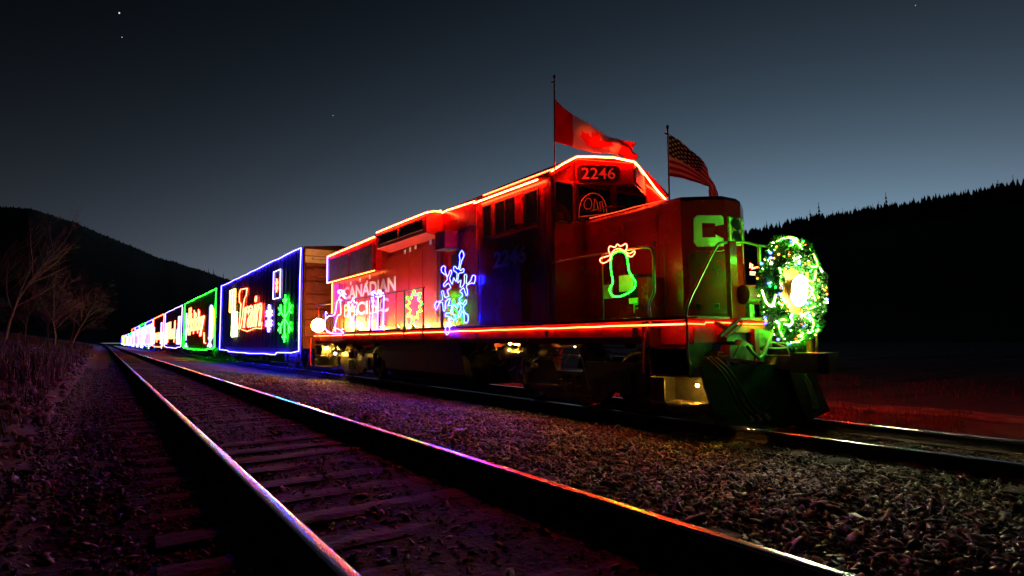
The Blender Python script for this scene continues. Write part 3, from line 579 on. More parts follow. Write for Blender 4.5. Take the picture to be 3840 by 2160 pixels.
hr([(7.27, 5.2, 2.16), (7.24, 5.2, 2.08), (7.18, 5.2, 1.95), (7.185, 5.2, 1.57)], r=.010)
B().box(7.10, 7.26, 5.16, 5.24, 1.12, 2.2).build('end_post', M['red'], loco, bev=.01)
B().tube([(7.83, 5.2, 1.1), (7.84, 5.2, 2.2)], .03, 8).build('stanchion', M['chrome'], loco)
hr([(7.84, 5.2, 2.19), (8.35, 5.2, 2.15), (8.85, 5.2, 1.7), (9.18, 5.18, 1.27), (9.19, 5.18, .55)], r=.02)
orange_p = mat('orange_paint', (.62, .20, .03), .4)
B().box(8.70, 8.76, 5.0, 5.06, .48, .95).build('grab_post', orange_p, loco)
B().tube([(9.0, 5.0, .98), (8.74, 5.0, .84)], .014, 6).build('lift_lever', orange_p, loco)
B().box(8.75, 9.15, 5.0, 5.08, .43, .50).build('corner_step', orange_p, loco).rotation_euler = (0, 0, 0)
B().tube([(8.95, 5.0, .53), (9.16, 5.0, .62)], .014, 6).build('lift_lever', orange_p, loco)
# long handrail along the walkway
pts = [(6.2, y, 2.11) for y in (12.85, 15, 17, 19, 21.6)]
B().tube(pts, .016, 6).build('handrail', M['black'], loco)
for y in (12.92, 14.0, 16.32, 17.54, 18.62, 19.9, 21.3):
    s = B().tube([(6.2, y, .95), (6.2, y, 2.11)], .019 if y < 15 else .014, 6).box(6.17, 6.23, y-.03, y+.03, 1.0, 1.22).build('stanchion', M['black'] if y < 15 else M['redm'], loco)
B().tube([(6.2, 15.6, 1.6), (6.2, 18.6, 1.6)], .006, 5).build('chain', M['steel'], loco)
# brake stand and lamp drum at the front
B().cyl((7.24, 5.08, 1.45), (7.50, 5.02, 1.455), .135, 20).build('bell_housing', M['redm'], loco)
B().cyl((7.44, 5.12, 1.14), (7.44, 5.12, 1.34), .06, 10).build('bell_bracket', M['steel'], loco)
dl = B().cyl((7.52, 5.02, 1.455), (7.545, 5.005, 1.455), .115, 24).build('ditch_light', M['steel'], loco)
B().cyl((7.546, 5.005, 1.455), (7.552, 5.0, 1.455), .098, 24).build('lens', neon('faint_green_lens', (.25, 1, .45), .5), dl)
# uncoupling gear, hoses, coupler, plow
def pipe(pts, r, name, m, par=loco): return B().tube([tuple(p) for p in smooth_path(pts, 4, False)], r, 8).build(name, M[m], par)
B().prism([(4.82, 1.0), (4.98, 1.08), (5.02, 1.05), (4.86, .97)], 6.5, 6.56).build('cock_handle', M['redm'], loco)
for (x0, z0, x1, z1) in ((6.58, .88, 6.96, 1.09), (6.70, .86, 7.04, 1.06)):
    B().tube([(x0, 5.0, z0), (x1, 4.98, z1)], .032, 8).build('cock_handle', M['redm'], loco)
B().prism([(6.79, .90), (6.86, .94), (7.20, .96), (7.34, .87), (7.30, .80), (6.85, .82)], 5.08, 5.16, ax='y').build('gusset_plate', M['plate'], loco)
B().box(6.80, 7.42, 5.0, 5.14, .60, .77).build('buffer_beam_lug', M['plate'], loco)
B().box(7.28, 7.38, 4.95, 5.16, .55, .98).build('end_rib', M['redm'], loco)
B().box(7.42, 7.72, 4.98, 5.16, .74, .97).build('junction_box', M['plate'], loco)
pipe([(7.59, 5.1, .41), (7.41, 5.08, .476), (7.18, 5.08, .53), (6.92, 5.08, .56), (6.69, 5.08, .61), (6.67, 5.08, .65), (6.72, 5.08, .675), (7.1, 5.08, .605), (7.18, 5.08, .53)], .012, 'uncoupling_lever', 'hose')
pipe([(7.70, 4.9, 1.05), (7.61, 4.88, .945), (7.50, 4.87, .85), (7.40, 4.87, .72), (7.348, 4.87, .65), (7.244, 4.87, .593), (7.15, 4.88, .64), (7.098, 4.95, .76)], .026, 'jumper_cable', 'hose')
pipe([(7.45, 5.1, .731), (7.60, 4.9, .715), (7.738, 4.85, .714), (7.88, 4.85, .73), (7.90, 4.86, .765), (7.80, 4.9, .785), (7.559, 5.1, .80)], .012, 'jumper_cable', 'hose')
pipe([(7.66, 5.12, .99), (7.56, 4.98, .88), (7.58, 4.97, .82), (7.66, 4.97, .84), (7.72, 5.1, .93)], .008, 'jumper_cable', 'hose')
pipe([(7.85, 5.1, .80), (7.9, 4.9, .72), (7.93, 4.86, .62), (7.95, 4.85, .57)], .014, 'jumper_cable', 'hose')
B().prism([(6.85, .60), (7.05, .84), (7.10, .82), (7.7, .60), (7.5, .53)], 4.98, 5.08, ax='y').build('plow_brace', M['plate'], loco)
cp = B().box(7.52, 7.86, 4.42, 5.1, .44, .62, c=.03).build('coupler', M['grime'], loco)
B().prism([(7.45, 4.56), (7.50, 4.22), (7.62, 4.15), (7.70, 4.25), (7.66, 4.38), (7.82, 4.42), (7.96, 4.2), (8.0, 4.32), (7.92, 4.56)], .40, .66, ax='z').build('knuckle', M['grime'], cp)
def plow():
    b = B(); ct = (7.7, 4.35); vs = []; us = [0, .18, .4, .7, 1.]
    prof = [(.50, .30), (.25, .20), (.02, .06), (-.17, -.06), (-.235, -.12)]
    rows = []
    for z, d in prof:
        row = []
        for t in [-1, -.75, -.5, -.25, 0, .25, .5, .75, 1]:
            x = 7.7+t*1.30; y = 4.62+abs(t)*.42-(-d*1)*.35 if False else 4.58+abs(t)*.40+d*.6
            row.append((x, y, z))
        rows.append(row)
    for r in rows: vs += r
    fs = []
    for i in range(4):
        for j in range(8): a = i*9+j; fs.append((a, a+9, a+10, a+1))
    k = len(vs); vs += [(x, y+.03, z) for x, y, z in vs]; fs += [tuple(k+i for i in f[::-1]) for f in fs]
    for j in range(8): fs.append((j, j+1, k+j+1, k+j)); fs.append((36+j+1, 36+j, k+36+j, k+36+j+1))
    for i in range(4): fs.append((i*9, k+i*9, k+i*9+9, i*9+9)); fs.append((i*9+8, i*9+17, k+i*9+17, k+i*9+8))
    return b.add(vs, fs).build('snow_plow', M['plow'], loco)
plow()
for (x, dx) in ((6.42, .12), (6.50, .16), (6.60, .20)):
    pipe([(x-.05, 5.05, .62), (x-.03, 4.9, .5), (x, 4.8, .36), (x+dx*.5, 4.74, .15), (x+dx, 4.68, -.02), (x+dx*1.8, 4.62, -.13)], .017, 'brake_hose', 'rubber')
    B().cyl((x+dx*1.7, 4.63, -.10), (x+dx*2.0, 4.6, -.16), .022, 8).build('hose_coupling', M['steel'], loco)
for x in (8.25, 8.33): pipe([(x, 5.05, .62), (x+.02, 4.88, .3), (x-.02, 4.74, .0), (x-.06, 4.7, -.12)], .02, 'brake_hose', 'rubber')
B().box(6.70, 8.3, 4.98, 5.06, .08, .125).build('pilot_ledge', M['plate'], loco)
# step lamp, amber
def lamp(c, r, m, name='lamp', par=loco, sc=(1, 1, 1)):
    h = B().cyl((c[0], c[1]+.01, c[2]+r*.9), (c[0], c[1]+.01, c[2]+r*2.2), r*1.3, 12).build(name, M['black'], par)
    B().ball(c, r, 10, 8, sc=sc).build('bulb', m, h); return h
lamp((6.50, 5.30, .245), .020, NE['stepl'], 'step_lamp')
lamp((6.38, 9.54, .80), .020, NE['amber'], 'truck_lamp'); lamp((6.40, 20.9, .62), .025, NE['amber'], 'truck_lamp')
lamp((6.60, 7.9, .74), .008, NE['amber'], 'truck_lamp')
lamp((6.45, 20.2, .45), .018, NE['amber'], 'truck_lamp'); lamp((6.40, 8.6, .86), .012, NE['amber'], 'truck_lamp')
for k_ in range(16):      # pipes, hangers and valves along the lower sill
    y = 6.6+k_*.33; z = random.uniform(.55, .85)
    if 6.3 < y < 11.2: B().tube([(6.50, y, z), (6.49, y+random.uniform(.15, .5), z+random.uniform(-.03, .03)), (6.52, y+.5, z-.12)], random.uniform(.008, .016), 6).build('air_pipe', M['steel'], loco)
for (y, z, r_) in ((7.3, .66, .05), (9.15, .70, .06), (9.95, .55, .07), (10.4, .74, .05), (17.3, .62, .06), (20.6, .55, .08), (19.6, .6, .05)):
    B().cyl((6.42, y, z), (6.56, y, z), r_, 14).cyl((6.40, y, z), (6.42, y, z), r_*.6, 10).build('valve', M['steel'], loco)
for k_ in range(26):      # valves, brackets and hoses caught by the lamp over the front truck
    y = random.uniform(8.9, 10.3); z = random.uniform(.25, .78); x = random.uniform(6.43, 6.56); t_ = random.random()
    mm_ = random.choice((M['plate'], M['steel'], M['grime']))
    if t_ < .45: B().tube([(x, y, z), (x-.03, y+.08, z+random.uniform(-.1, .1)), (x+.02, y+random.uniform(.15, .3), z+random.uniform(-.15, .1))], random.uniform(.007, .014), 6).build('brake_pipe', mm_, loco)
    elif t_ < .75: B().box(x-.02, x+.03, y-.05, y+.05, z-.03, z+.03).cyl((x-.04, y, z), (x-.02, y, z), .02, 8).build('bracket', mm_, loco)
    else: B().cyl((x-.03, y, z), (x+.05, y, z), random.uniform(.03, .055), 14).build('valve', mm_, loco)
for (y0_, z0_) in ((17.5, .5), (20.1, .55), (20.7, .35), (19.3, .6), (21.0, .6)):
    B().cyl((6.45, y0_, z0_), (6.45, y0_+.25, z0_), .05, 12).box(6.42, 6.5, y0_+.1, y0_+.14, z0_-.1, z0_+.1).build('valve', M['plate'], loco)
# seams, hinges and rivets
for (y0_, y1_) in ((6.35, 7.0), (7.08, 7.75)):
    d = B().box(6.982, 6.998, y0_, y1_, 1.86, 2.78).build('nose_panel', M['red'], loco, bev=.004)
    for z in (2.0, 2.62): B().cyl((6.974, y1_-.02, z-.04), (6.974, y1_-.02, z+.04), .010, 8).build('hinge', M['redm'], d)
    B().box(6.966, 6.983, y0_+.05, y0_+.09, 2.25, 2.36).build('latch', M['steel'], d)
b = B()
def riv(x, y, z): b.add([(x, y-.007, z-.007), (x, y+.007, z-.007), (x, y+.007, z+.007), (x, y-.007, z+.007), (x-.006, y, z)], [(0, 1, 4), (1, 2, 4), (2, 3, 4), (3, 0, 4)])
for y in np.arange(8.12, 10.5, .09): riv(6.269, y, 2.78); riv(6.269, y, 1.24); riv(6.269, y, 3.60)
for z in np.arange(1.3, 2.8, .09): riv(6.269, 9.0, z); riv(6.269, 10.44, z); riv(6.269, 8.13, z)
for z in np.arange(1.25, 2.9, .09): riv(6.999, 5.97, z); riv(6.999, 7.9, z)
for y in np.arange(6.0, 7.9, .09): riv(6.999, y, 2.86)
for y in np.arange(10.6, 13.2, .1): riv(6.899, y, 3.40); riv(6.899, y, 3.95)
b.build('rivets', M['redm'], loco, kind='stuff')
B().box(6.255, 6.269, 8.99, 9.01, 1.2, 2.8).build('panel_seam', M['redm'], loco)
B().tube([(6.21, 8.05, 1.2), (6.2, 8.05, 2.3)], .013, 6).build('grab_rod', M['redm'], loco)
# rear floodlight and deck lamps aimed at the hood
fl = B().box(6.38, 6.41, 21.28, 21.42, 1.15, 1.52).box(6.40, 6.80, 21.50, 21.53, 1.0, 1.85).build('floodlight', M['black'], loco)  # second box is an added plate, cuts the lamp's light on the boxcar end
B().ball((6.16, 21.18, 1.42), .23, 20, 16).build('bulb', NE['star'], fl)
for y, s in ((20.2, 1), (19.3, 1), (17.9, 1), (16.1, 1), (14.9, 1.), (13.9, .8)):
    f_ = B().box(6.36, 6.44, y-.09, y+.09, 1.157, 1.20).build('deck_lamp', M['black'], loco)
    B().add([(6.36, y-.08, 1.27), (6.36, y+.08, 1.27), (6.43, y+.08, 1.205), (6.43, y-.08, 1.205), (6.352, y-.08, 1.262), (6.352, y+.08, 1.262), (6.422, y+.08, 1.197), (6.422, y-.08, 1.197)],
            [(4, 5, 6, 7), (0, 1, 5, 4), (1, 2, 6, 5), (2, 3, 7, 6), (3, 0, 4, 7)]).build('lamp_shell', M['black'], f_)
    B().add([(6.365, y-.075, 1.27), (6.435, y-.075, 1.205), (6.435, y+.075, 1.205), (6.365, y+.075, 1.27)], [(0, 1, 2, 3)]).build('bulb', NE['flood'], f_)
# fuel tank
B().prism([(6.32, .59), (6.32, .93), (9.08, .93), (9.08, .59), (8.98, .12), (8.7, -.10), (6.7, -.10), (6.42, .12)], 11.32, 15.72, ax='y').build('fuel_tank', M['black'], loco, bev=.02)
B().box(6.305, 6.33, 11.4, 15.7, .575, .60).build('tank_seam', M['grime'], loco)
B().cyl((6.9, 16.0, .5), (6.9, 16.9, .5), .2, 18).build('air_reservoir', M['grime'], loco)
# trucks
def wheelset(y, par, z=RZ+.5, r=.5):
    ws = B().cyl((6.9, y, z), (8.5, y, z), .08, 12).build('wheelset', M['grime'], par)
    for s in (-1, 1):
        x = 7.735+s*.755; B().lathe((x, y, z), [(-.07*s-.0, r+.03), (-.04*s, r+.03), (-.035*s, r), (.07*s, r-.01), (.072*s, r-.09), (.03*s, r-.12), (.03*s, .17), (.09*s, .15), (.09*s, .05)], 'x', 36).build('wheel', M['grime'], ws)
def truck(yc, wb, par, loco_=True):
    t = B().box(6.75, 8.69, yc-.3, yc+.3, RZ+.28, RZ+.62).build('truck_frame', M['grime'], par)
    for s in (-1, 1):
        q_ = B(); x0, x1 = (6.62, 6.74) if s < 0 else (8.70, 8.82)
        z0 = RZ+.5
        P = [(yc-wb/2-.45, z0+.02), (yc-wb/2-.35, z0-.16), (yc-wb/2+.3, z0-.12), (yc-wb/2+.5, z0-.30), (yc+wb/2-.5, z0-.30), (yc+wb/2-.3, z0-.12), (yc+wb/2+.35, z0-.16), (yc+wb/2+.45, z0+.02), (yc+wb/2+.38, z0+.3), (yc+.45, z0+.30), (yc+.35, z0+.12), (yc-.35, z0+.12), (yc-.45, z0+.30), (yc-wb/2-.38, z0+.3)]
        q_.prism(P, x0, x1); q_.box(x0-.02, x1+.02, yc-.6, yc+.6, z0-.36, z0-.26); q_.build('side_frame', M['grime'], t)
    for s in (-1, 1):
        wheelset(yc+s*wb/2, par)
        for xs_ in (6.60, 8.84):
            B().lathe((xs_, yc+s*wb/2, RZ+.5), [(-.06, .07), (-.05, .12), (.05, .14)], 'x', 18).build('journal_box', M['grime'], t)
            B().box(xs_-.05, xs_+.05, yc+s*wb/2-.16, yc+s*wb/2+.16, RZ+.34, RZ+.66).build('axle_guide', M['grime'], t)
    for xs_ in (6.64, 8.80):
        for q in (-.24, 0, .24):
            sp = B(); pts = [(xs_+.07*math.cos(a), yc+q+.07*math.sin(a), RZ+.26+.30*a/(2*math.pi*5)) for a in np.linspace(0, 2*math.pi*5, 60)]
            sp.tube(pts, .016, 5).build('coil_spring', M['grime'], t)
    if loco_:
        for q in (-.75, .75):
            B().cyl((6.50, yc+q-.16, RZ+.98), (6.50, yc+q+.18, RZ+.98), .11, 16).cyl((6.50, yc+q+.18, RZ+.98), (6.5, yc+q+.3, RZ+.98), .03, 8).build('brake_cylinder', M['grime'], t)
            B().tube([(6.48, yc+q+.3, RZ+1.0), (6.5, yc+q*1.2+.35, RZ+.7), (6.55, yc+q*1.2+.3, RZ+.35)], .02, 6).build('brake_rod', M['steel'], t)
        pp = [(6.46, yc-1.5, RZ+1.02), (6.46, yc-.5, RZ+1.06), (6.46, yc+.3, RZ+1.02), (6.46, yc+1.6, RZ+1.08)]
        B().tube(pp, .014, 6).build('air_pipe', M['steel'], t)
    return t
tA = truck(8.1, 2.75, loco); truck(18.95, 2.75, loco)
for (y0, y1, z) in ((8.0, 8.6, .725), (8.15, 8.5, .62), (8.1, 8.55, .55)): B().box(6.46, 6.49, y0, y1, z, z+.012).build('air_pipe', M['steel'], tA)
B().ball((6.5, 9.75, .62), .13, 14, 10).cyl((6.46, 9.3, .60), (6.46, 9.9, .60), .06, 10).build('sander', M['steel'], tA)
s = B().box(6.26, 6.28, 8.0, 8.75, .06, .10).box(6.58, 6.6, 8.0, 8.75, .06, .10).build('truck_step', M['grime'], loco)
for k in range(8): B().box(6.28, 6.58, 8.02+k*.1, 8.06+k*.1, .07, .09).build('step_slat', M['grime'], s)
# rope lights on the locomotive
def rope(pts, name='rope_light', m='red', r=.010, par=loco, k=2.2):
    return B().glow(pts, r, False, k).build(name, [NE[m], SL[m]], par)
jit = lambda y0, y1, x, z, a=.006, st=.35: [(x, y, z+random.uniform(-a, a)) for y in np.arange(y0, y1, st)]+[(x, y1, z)]
rope(jit(5.22, 21.75, 6.188, 1.052))
rope([(6.188, 5.22, 1.052), (6.20, 5.15, 1.05), (6.50, 5.15, 1.045), (6.52, 5.14, 1.07), (6.93, 5.10, 1.065), (6.96, 4.975, 1.05), (7.6, 4.975, 1.045), (8.1, 4.975, 1.045), (8.46, 4.98, 1.05), (9.18, 5.15, 1.055)], m='front')
rope([(7.03, 7.95, 2.985), (7.03, 7.2, 2.975), (7.04, 6.9, 2.985), (7.04, 6.25, 2.975)], m='weak', r=.005)
rope([(6.18, 8.33, 3.648), (6.175, 9.4, 3.652), (6.18, 10.51, 3.656)], m='roof', r=.014)
rope([(6.40, 8.02, 3.835), (6.42, 9.5, 3.855), (6.45, 10.6, 3.87)], r=.006)
rope([(9.212, y, 1.052) for y in (5.22, 10, 15, 21.7)], m='far')
rope([(9.23, 8.33, 3.65), (9.23, 10.5, 3.65)], m='roof')
rope([(6.25, 8.02, 3.735), (6.50, 8.015, 3.90), (6.81, 8.01, 4.075), (7.10, 7.83, 4.075), (7.375, 7.66, 4.062), (7.68, 7.47, 3.985), (8.02, 7.70, 4.02), (8.45, 7.93, 3.965), (8.80, 8.02, 3.78), (9.1, 8.04, 3.60)], m='roof', r=.014)
rope([(6.885, 10.6, 3.995), (6.885, 12.0, 4.02), (6.885, 13.05, 4.05), (6.88, 13.28, 4.03)], m='roof', r=.012)
rope([(6.86, 13.28, 4.06), (6.66, 13.285, 4.05), (6.43, 13.30, 3.985), (6.43, 15, 3.99), (6.43, 16.5, 3.985)], m='roof', r=.014)
rope([(6.64, 17.2, 3.985), (6.64, 19, 3.965), (6.64, 21.8, 3.93)], m='roof', r=.014)
B().ball((6.84, 13.30, 4.07), .03, 8, 6).build('rope_plug', NE['orange'], loco)
rope([(6.83, 21.83, 1.2), (6.83, 21.83, 2.95)], m='orange', r=.008); rope([(6.64, 21.85, 2.95), (6.64, 21.85, 3.93)], m='vio', r=.007)
rope([(6.25, 10.535, 3.60), (6.25, 10.535, 3.2), (6.25, 10.535, 2.7)], m='dimred', r=.008)
rope([(6.1, 21.85, .98), (6.1, 21.87, .3), (6.12, 21.86, .02)], m='dimred', r=.02)

# ------------------------------------------------------------------ hung light figures on the locomotive
def fig(name, paths, x, m, r, label, cat='light figure', closed=True, group=None, sm=3, k=2.4, tilt=0.):
    b = B()
    for p in paths:
        q = smooth_path([(x+random.uniform(-.004, .004), a, c) for a, c in p], sm, closed); b.glow([(px+(pz-.98)*tilt, py, pz) for px, py, pz in q], r, closed, k)
    return recentre(tag(b.build(name, [NE[m], SL[m]]), label, cat, group))
fig('snowflake_light', [SNOW], 6.125, 'bluew', .0068, 'large blue white snowflake outline hanging on the locomotive handrail', sm=2, k=3., tilt=.05)
og = fig('ornament_light', [ORN], 6.17, 'green', .0065, 'green bulb shaped ornament outline beside the locomotive nose', k=2.8)
fig('bow_light', [BOW], 6.16, 'warmred', .006, 'red bow outline tied above the green bulb ornament')
fig('skater_light', SKATER, 6.13, 'vio', .009, 'pale violet skating figure outline at the rear of the locomotive walkway', closed=False)
fig('snowflake_light', [RSTAR], 6.40, 'white', .010, 'small white snowflake light over the P of PACIFIC lettering')
fig('parcel_light', PRESENT, 6.24, 'vio', .009, 'violet white gift box outline on the walkway railing', sm=1)
fig('bow_light', [PBOW], 6.23, 'white', .012, 'white bow light on top of the violet gift box')
fig('snowflake_light', [GFL], 6.33, 'green', .009, 'yellow green snowflake light behind the second walkway panel', sm=2)
fig('snowflake_light', [GFL2], 6.80, 'green', .006, 'small green snowflake light behind the large blue snowflake', sm=2)
fig('bow_light', [[(5.30, 1.90), (5.27, 1.93), (5.2, 1.86), (5.28, 1.80), (5.3, 1.74)]], 7.0, 'dimred', .006, 'small red bow light on the nose edge', closed=False)
b = B().tube([(7.49, 5.12, 1.84), (7.50, 5.12, 1.90), (7.55, 5.12, 1.88), (7.53, 5.12, 1.83), (7.66, 5.12, 1.86), (7.73, 5.12, 1.85), (7.70, 5.12, 1.78), (7.77, 5.12, 1.72)], .010, 6).tube([(7.49, 5.12, 1.78), (7.60, 5.12, 1.78), (7.60, 5.12, 1.75), (7.49, 5.12, 1.75)], .010, 6)
recentre(tag(b.build('bow_light', NE['bow']), 'tangled red bow light between nose and wreath', 'light figure'))

# ------------------------------------------------------------------ wreath
WC = np.array((7.735, 4.64, 1.49)); WR, Wr = .55, .175
wreath = thing('christmas_wreath', 'large green wreath with coloured bulbs and glowing swirls on the locomotive front', 'wreath', tuple(WC))
def tor(a, b_, r): return WC+np.array((math.cos(a)*(WR+r*math.cos(b_)), -r*math.sin(b_)*.55, math.sin(a)*(WR+r*math.cos(b_))))
k = 24000; a = rng.uniform(0, 2*np.pi, k); bb = rng.uniform(0, 2*np.pi, k); rr_ = Wr*(.55+.5*rng.random(k)**.5)*(1+.18*np.sin(a*7)+.12*np.sin(a*17+bb*2))
P = np.stack([np.cos(a)*(WR+rr_*np.cos(bb)), -rr_*np.sin(bb)*.55, np.sin(a)*(WR+rr_*np.cos(bb))], -1)
nrm_ = np.stack([np.cos(a)*np.cos(bb), -np.sin(bb), np.sin(a)*np.cos(bb)], -1)+rng.normal(0, .55, (k, 3)); nrm_ /= np.linalg.norm(nrm_, axis=1)[:, None]
sd = np.cross(nrm_, rng.normal(size=(k, 3))); sd /= np.linalg.norm(sd, axis=1)[:, None]; ln = rng.uniform(.025, .06, k)[:, None]
v = np.stack([P-sd*.004, P+sd*.004, P+nrm_*ln*.6+sd*.006, P+nrm_*ln, P+nrm_*ln*.6-sd*.006], 1)
f = (np.array([0, 1, 2, 0, 2, 4, 4, 2, 3])[None]+(np.arange(k)*5)[:, None]).reshape(-1)
rawmesh('needles', v.reshape(-1, 3), f, 3, M['needle'], None, 'stuff', wreath)
b = B(); b.tube([tuple(WC+np.array((math.cos(t)*WR, 0, math.sin(t)*WR))) for t in np.linspace(0, 2*math.pi, 40)[:-1]], .10, 10, True); b.build('wreath_ring', M['needle'], wreath)
for i in range(24):
    a0 = i/24*2*math.pi+random.uniform(-.14, .14); b0 = random.uniform(.3, 3.4); pts = []; sg = random.choice((-1, 1)); cu = random.uniform(.1, .45)
    for t in np.linspace(0, 1, 8): pts.append(tuple(tor(a0+cu*math.sin(t*2.8)*sg, b0-.6+t*random.uniform(.9, 1.1)*1.25, Wr*1.04)))
    B().glow(pts, .0075, k=2.2).build('rope_swirl', [NE['wgreen'], SL['wgreen']] if i % 3 else [NE['wwhite'], SL['wwhite']], wreath)
for i in range(130):
    p = tor(random.uniform(0, 2*math.pi), random.uniform(.2, 6.1), Wr*random.uniform(1.02, 1.2)); j = i % 5
    B().ball(tuple(p), .015 if j else .020, 6, 5).build('bulb', (NE['bb'], NE['bo'], NE['bg'], NE['wwhite'] if i % 3 else NE['br'], NE['bo'])[j], wreath)
b = B()
B().tube([tuple(WC+np.array((math.cos(t)*(WR-.02), .12, math.sin(t)*(WR-.02)))) for t in np.linspace(0, 2*math.pi, 40)[:-1]], .008, 6, True).build('hidden_fill_light', NE['back'], wreath)  # added green rope, unseen behind the wreath, to light the nose letter
for i in range(200):
    p = tor(random.uniform(0, 2*math.pi), random.uniform(0, 6.28), Wr*random.uniform(.85, 1.15)); b.ball(tuple(p), .0045, 5, 4)
b.build('foliage_fill_lights', NE['fairy'], wreath, kind='stuff')  # tiny green emitters added to brighten the foliage
hb = B().box(7.50, 8.04, 4.72, 4.78, 1.12, 1.98).build('lamp_board', orange_p, loco, bev=.01)
hd = B().lathe((7.80, 4.70, 1.50), [(.0, .10), (-.06, .17), (-.10, .175)], 'y', 24).build('headlight', M['steel'], loco)
B().ball((7.80, 4.58, 1.57), .13, 18, 12, sc=(1, .6, 1)).ball((7.75, 4.58, 1.41), .13, 18, 12, sc=(1, .6, 1)).build('bulb', NE['head'], hd)

# ------------------------------------------------------------------ flags
def cloth_mat(name, kind):
    m = bpy.data.materials.new(name); m.use_nodes = True; t = m.node_tree; n = t.nodes; l = t.links; p = n['Principled BSDF']; p.inputs['Roughness'].default_value = .8
    at = n.new('ShaderNodeAttribute'); at.attribute_name = 'Col'; l.new(at.outputs['Color'], p.inputs['Base Color'])
    tr = n.new('ShaderNodeBsdfTranslucent'); l.new(at.outputs['Color'], tr.inputs['Color']); mxs = n.new('ShaderNodeMixShader'); mxs.inputs[0].default_value = .7
    l.new(p.outputs[0], mxs.inputs[1]); l.new(tr.outputs[0], mxs.inputs[2]); l.new(mxs.outputs[0], n['Material Output'].inputs['Surface']); return m
CLM = cloth_mat('flag_cloth', 0)
def flag(name, label, poleb, polet, top, bot, colf, nu, nv, wave):
    t = thing(name, label, 'flag', poleb)
    B().tube([poleb, polet], .013, 8).build('pole', M['redm'], t)
    B().ball((polet[0], polet[1], polet[2]+.02), .022, 8, 6, sc=(1, 1, 1.8)).box(polet[0]-.06, polet[0], polet[1]-.01, polet[1]+.01, polet[2]-.10, polet[2]-.08).build('finial', M['black'], t)
    def interp(Pt, u): s = np.linspace(0, 1, len(Pt)); Pt = np.array(Pt); return np.array([np.interp(u, s, Pt[:, i]) for i in range(3)])
    vs = []; cols = []
    for i in range(nu+1):
        for j in range(nv+1):
            u, v_ = i/nu, j/nv; a_ = interp(top, u); b_ = interp(bot, u); p = a_*(1-v_)+b_*v_
            p = p+np.array((0, wave*u**.7*(math.sin(u*13+v_*3.2)+.7*math.sin(v_*8-u*7)+.3*math.sin(u*31+v_*5)), .016*math.sin(u*15+v_*3)*u)); vs.append(tuple(p)); cols.append(colf(u, v_))
    fs = [(i*(nv+1)+j, (i+1)*(nv+1)+j, (i+1)*(nv+1)+j+1, i*(nv+1)+j+1) for i in range(nu) for j in range(nv)]
    b = B().add(vs, fs, 0, True); b.sm = [True]*len(fs); o = b.build('cloth', CLM, t)
    ca = o.data.color_attributes.new('Col', 'FLOAT_COLOR', 'POINT'); ca.data.foreach_set('color', np.array([(*c, 1) for c in cols]).ravel())
    md = o.modifiers.new('t', 'SOLIDIFY'); md.thickness = .002
    return t
LEAF = [(0, -.98), (.04, -.5), (.40, -.56), (.34, -.38), (.78, -.02), (.66, .06), (.74, .34), (.48, .30), (.42, .42), (.18, .16), (.26, .62), (.13, .54), (0, .86)]
LEAF = LEAF+[(-x, y) for x, y in LEAF[::-1][1:-1]]
def inside(x, y, poly):
    c = False; j = len(poly)-1
    for i in range(len(poly)):
        if (poly[i][1] > y) != (poly[j][1] > y) and x < (poly[j][0]-poly[i][0])*(y-poly[i][1])/(poly[j][1]-poly[i][1])+poly[i][0]: c = not c
        j = i
    return c
def canada(u, v):
    if u < .25 or u > .75: return (.74, .02, .015)
    return (.74, .02, .015) if inside((u-.5)*4.4, (.5-v)*2.1, LEAF) else (.8, .78, .74)
def usa(u, v):
    if u < .42 and v < 7/13:
        gx, gy = u/.42*11, v/(7/13)*9; i, j = int(gx), int(gy)
        return (.8, .8, .8) if (i+j) % 2 == 0 and (gx-i-.5)**2+(gy-j-.5)**2 < .13 else (.018, .022, .10)
    return (.38, .014, .014) if int(v*13) % 2 == 0 else (.8, .78, .76)
flag('canadian_flag', 'red and white maple leaf flag streaming over the cab roof', (6.29, 8.0, 2.75), (6.33, 8.0, 5.40),
     [(6.33, 8.0, 5.03), (6.50, 7.95, 4.87), (6.84, 7.9, 4.70), (7.2, 7.86, 4.59), (7.5, 7.85, 4.545), (7.86, 7.85, 4.50), (8.12, 7.85, 4.49)],
     [(6.30, 8.0, 4.26), (6.53, 7.97, 4.23), (6.82, 7.93, 4.185), (7.1, 7.9, 4.17), (7.55, 7.88, 4.20), (7.9, 7.88, 4.225), (8.18, 7.86, 4.23)], canada, 120, 56, .055)
flag('american_flag', 'stars and stripes flag on a short pole above the nose', (7.165, 6.25, 2.96), (7.177, 6.25, 4.13),
     [(7.20, 6.25, 4.05), (7.41, 6.22, 3.972), (7.7, 6.2, 3.82), (7.95, 6.2, 3.70), (8.08, 6.2, 3.60), (8.16, 6.2, 3.45), (8.23, 6.2, 3.30), (8.28, 6.2, 3.15)],
     [(7.19, 6.25, 3.37), (7.38, 6.22, 3.369), (7.62, 6.2, 3.345), (7.85, 6.2, 3.33), (8.0, 6.2, 3.31), (8.03, 6.18, 3.22), (8.06, 6.16, 3.12), (8.10, 6.15, 3.03)], usa, 120, 78, .03)
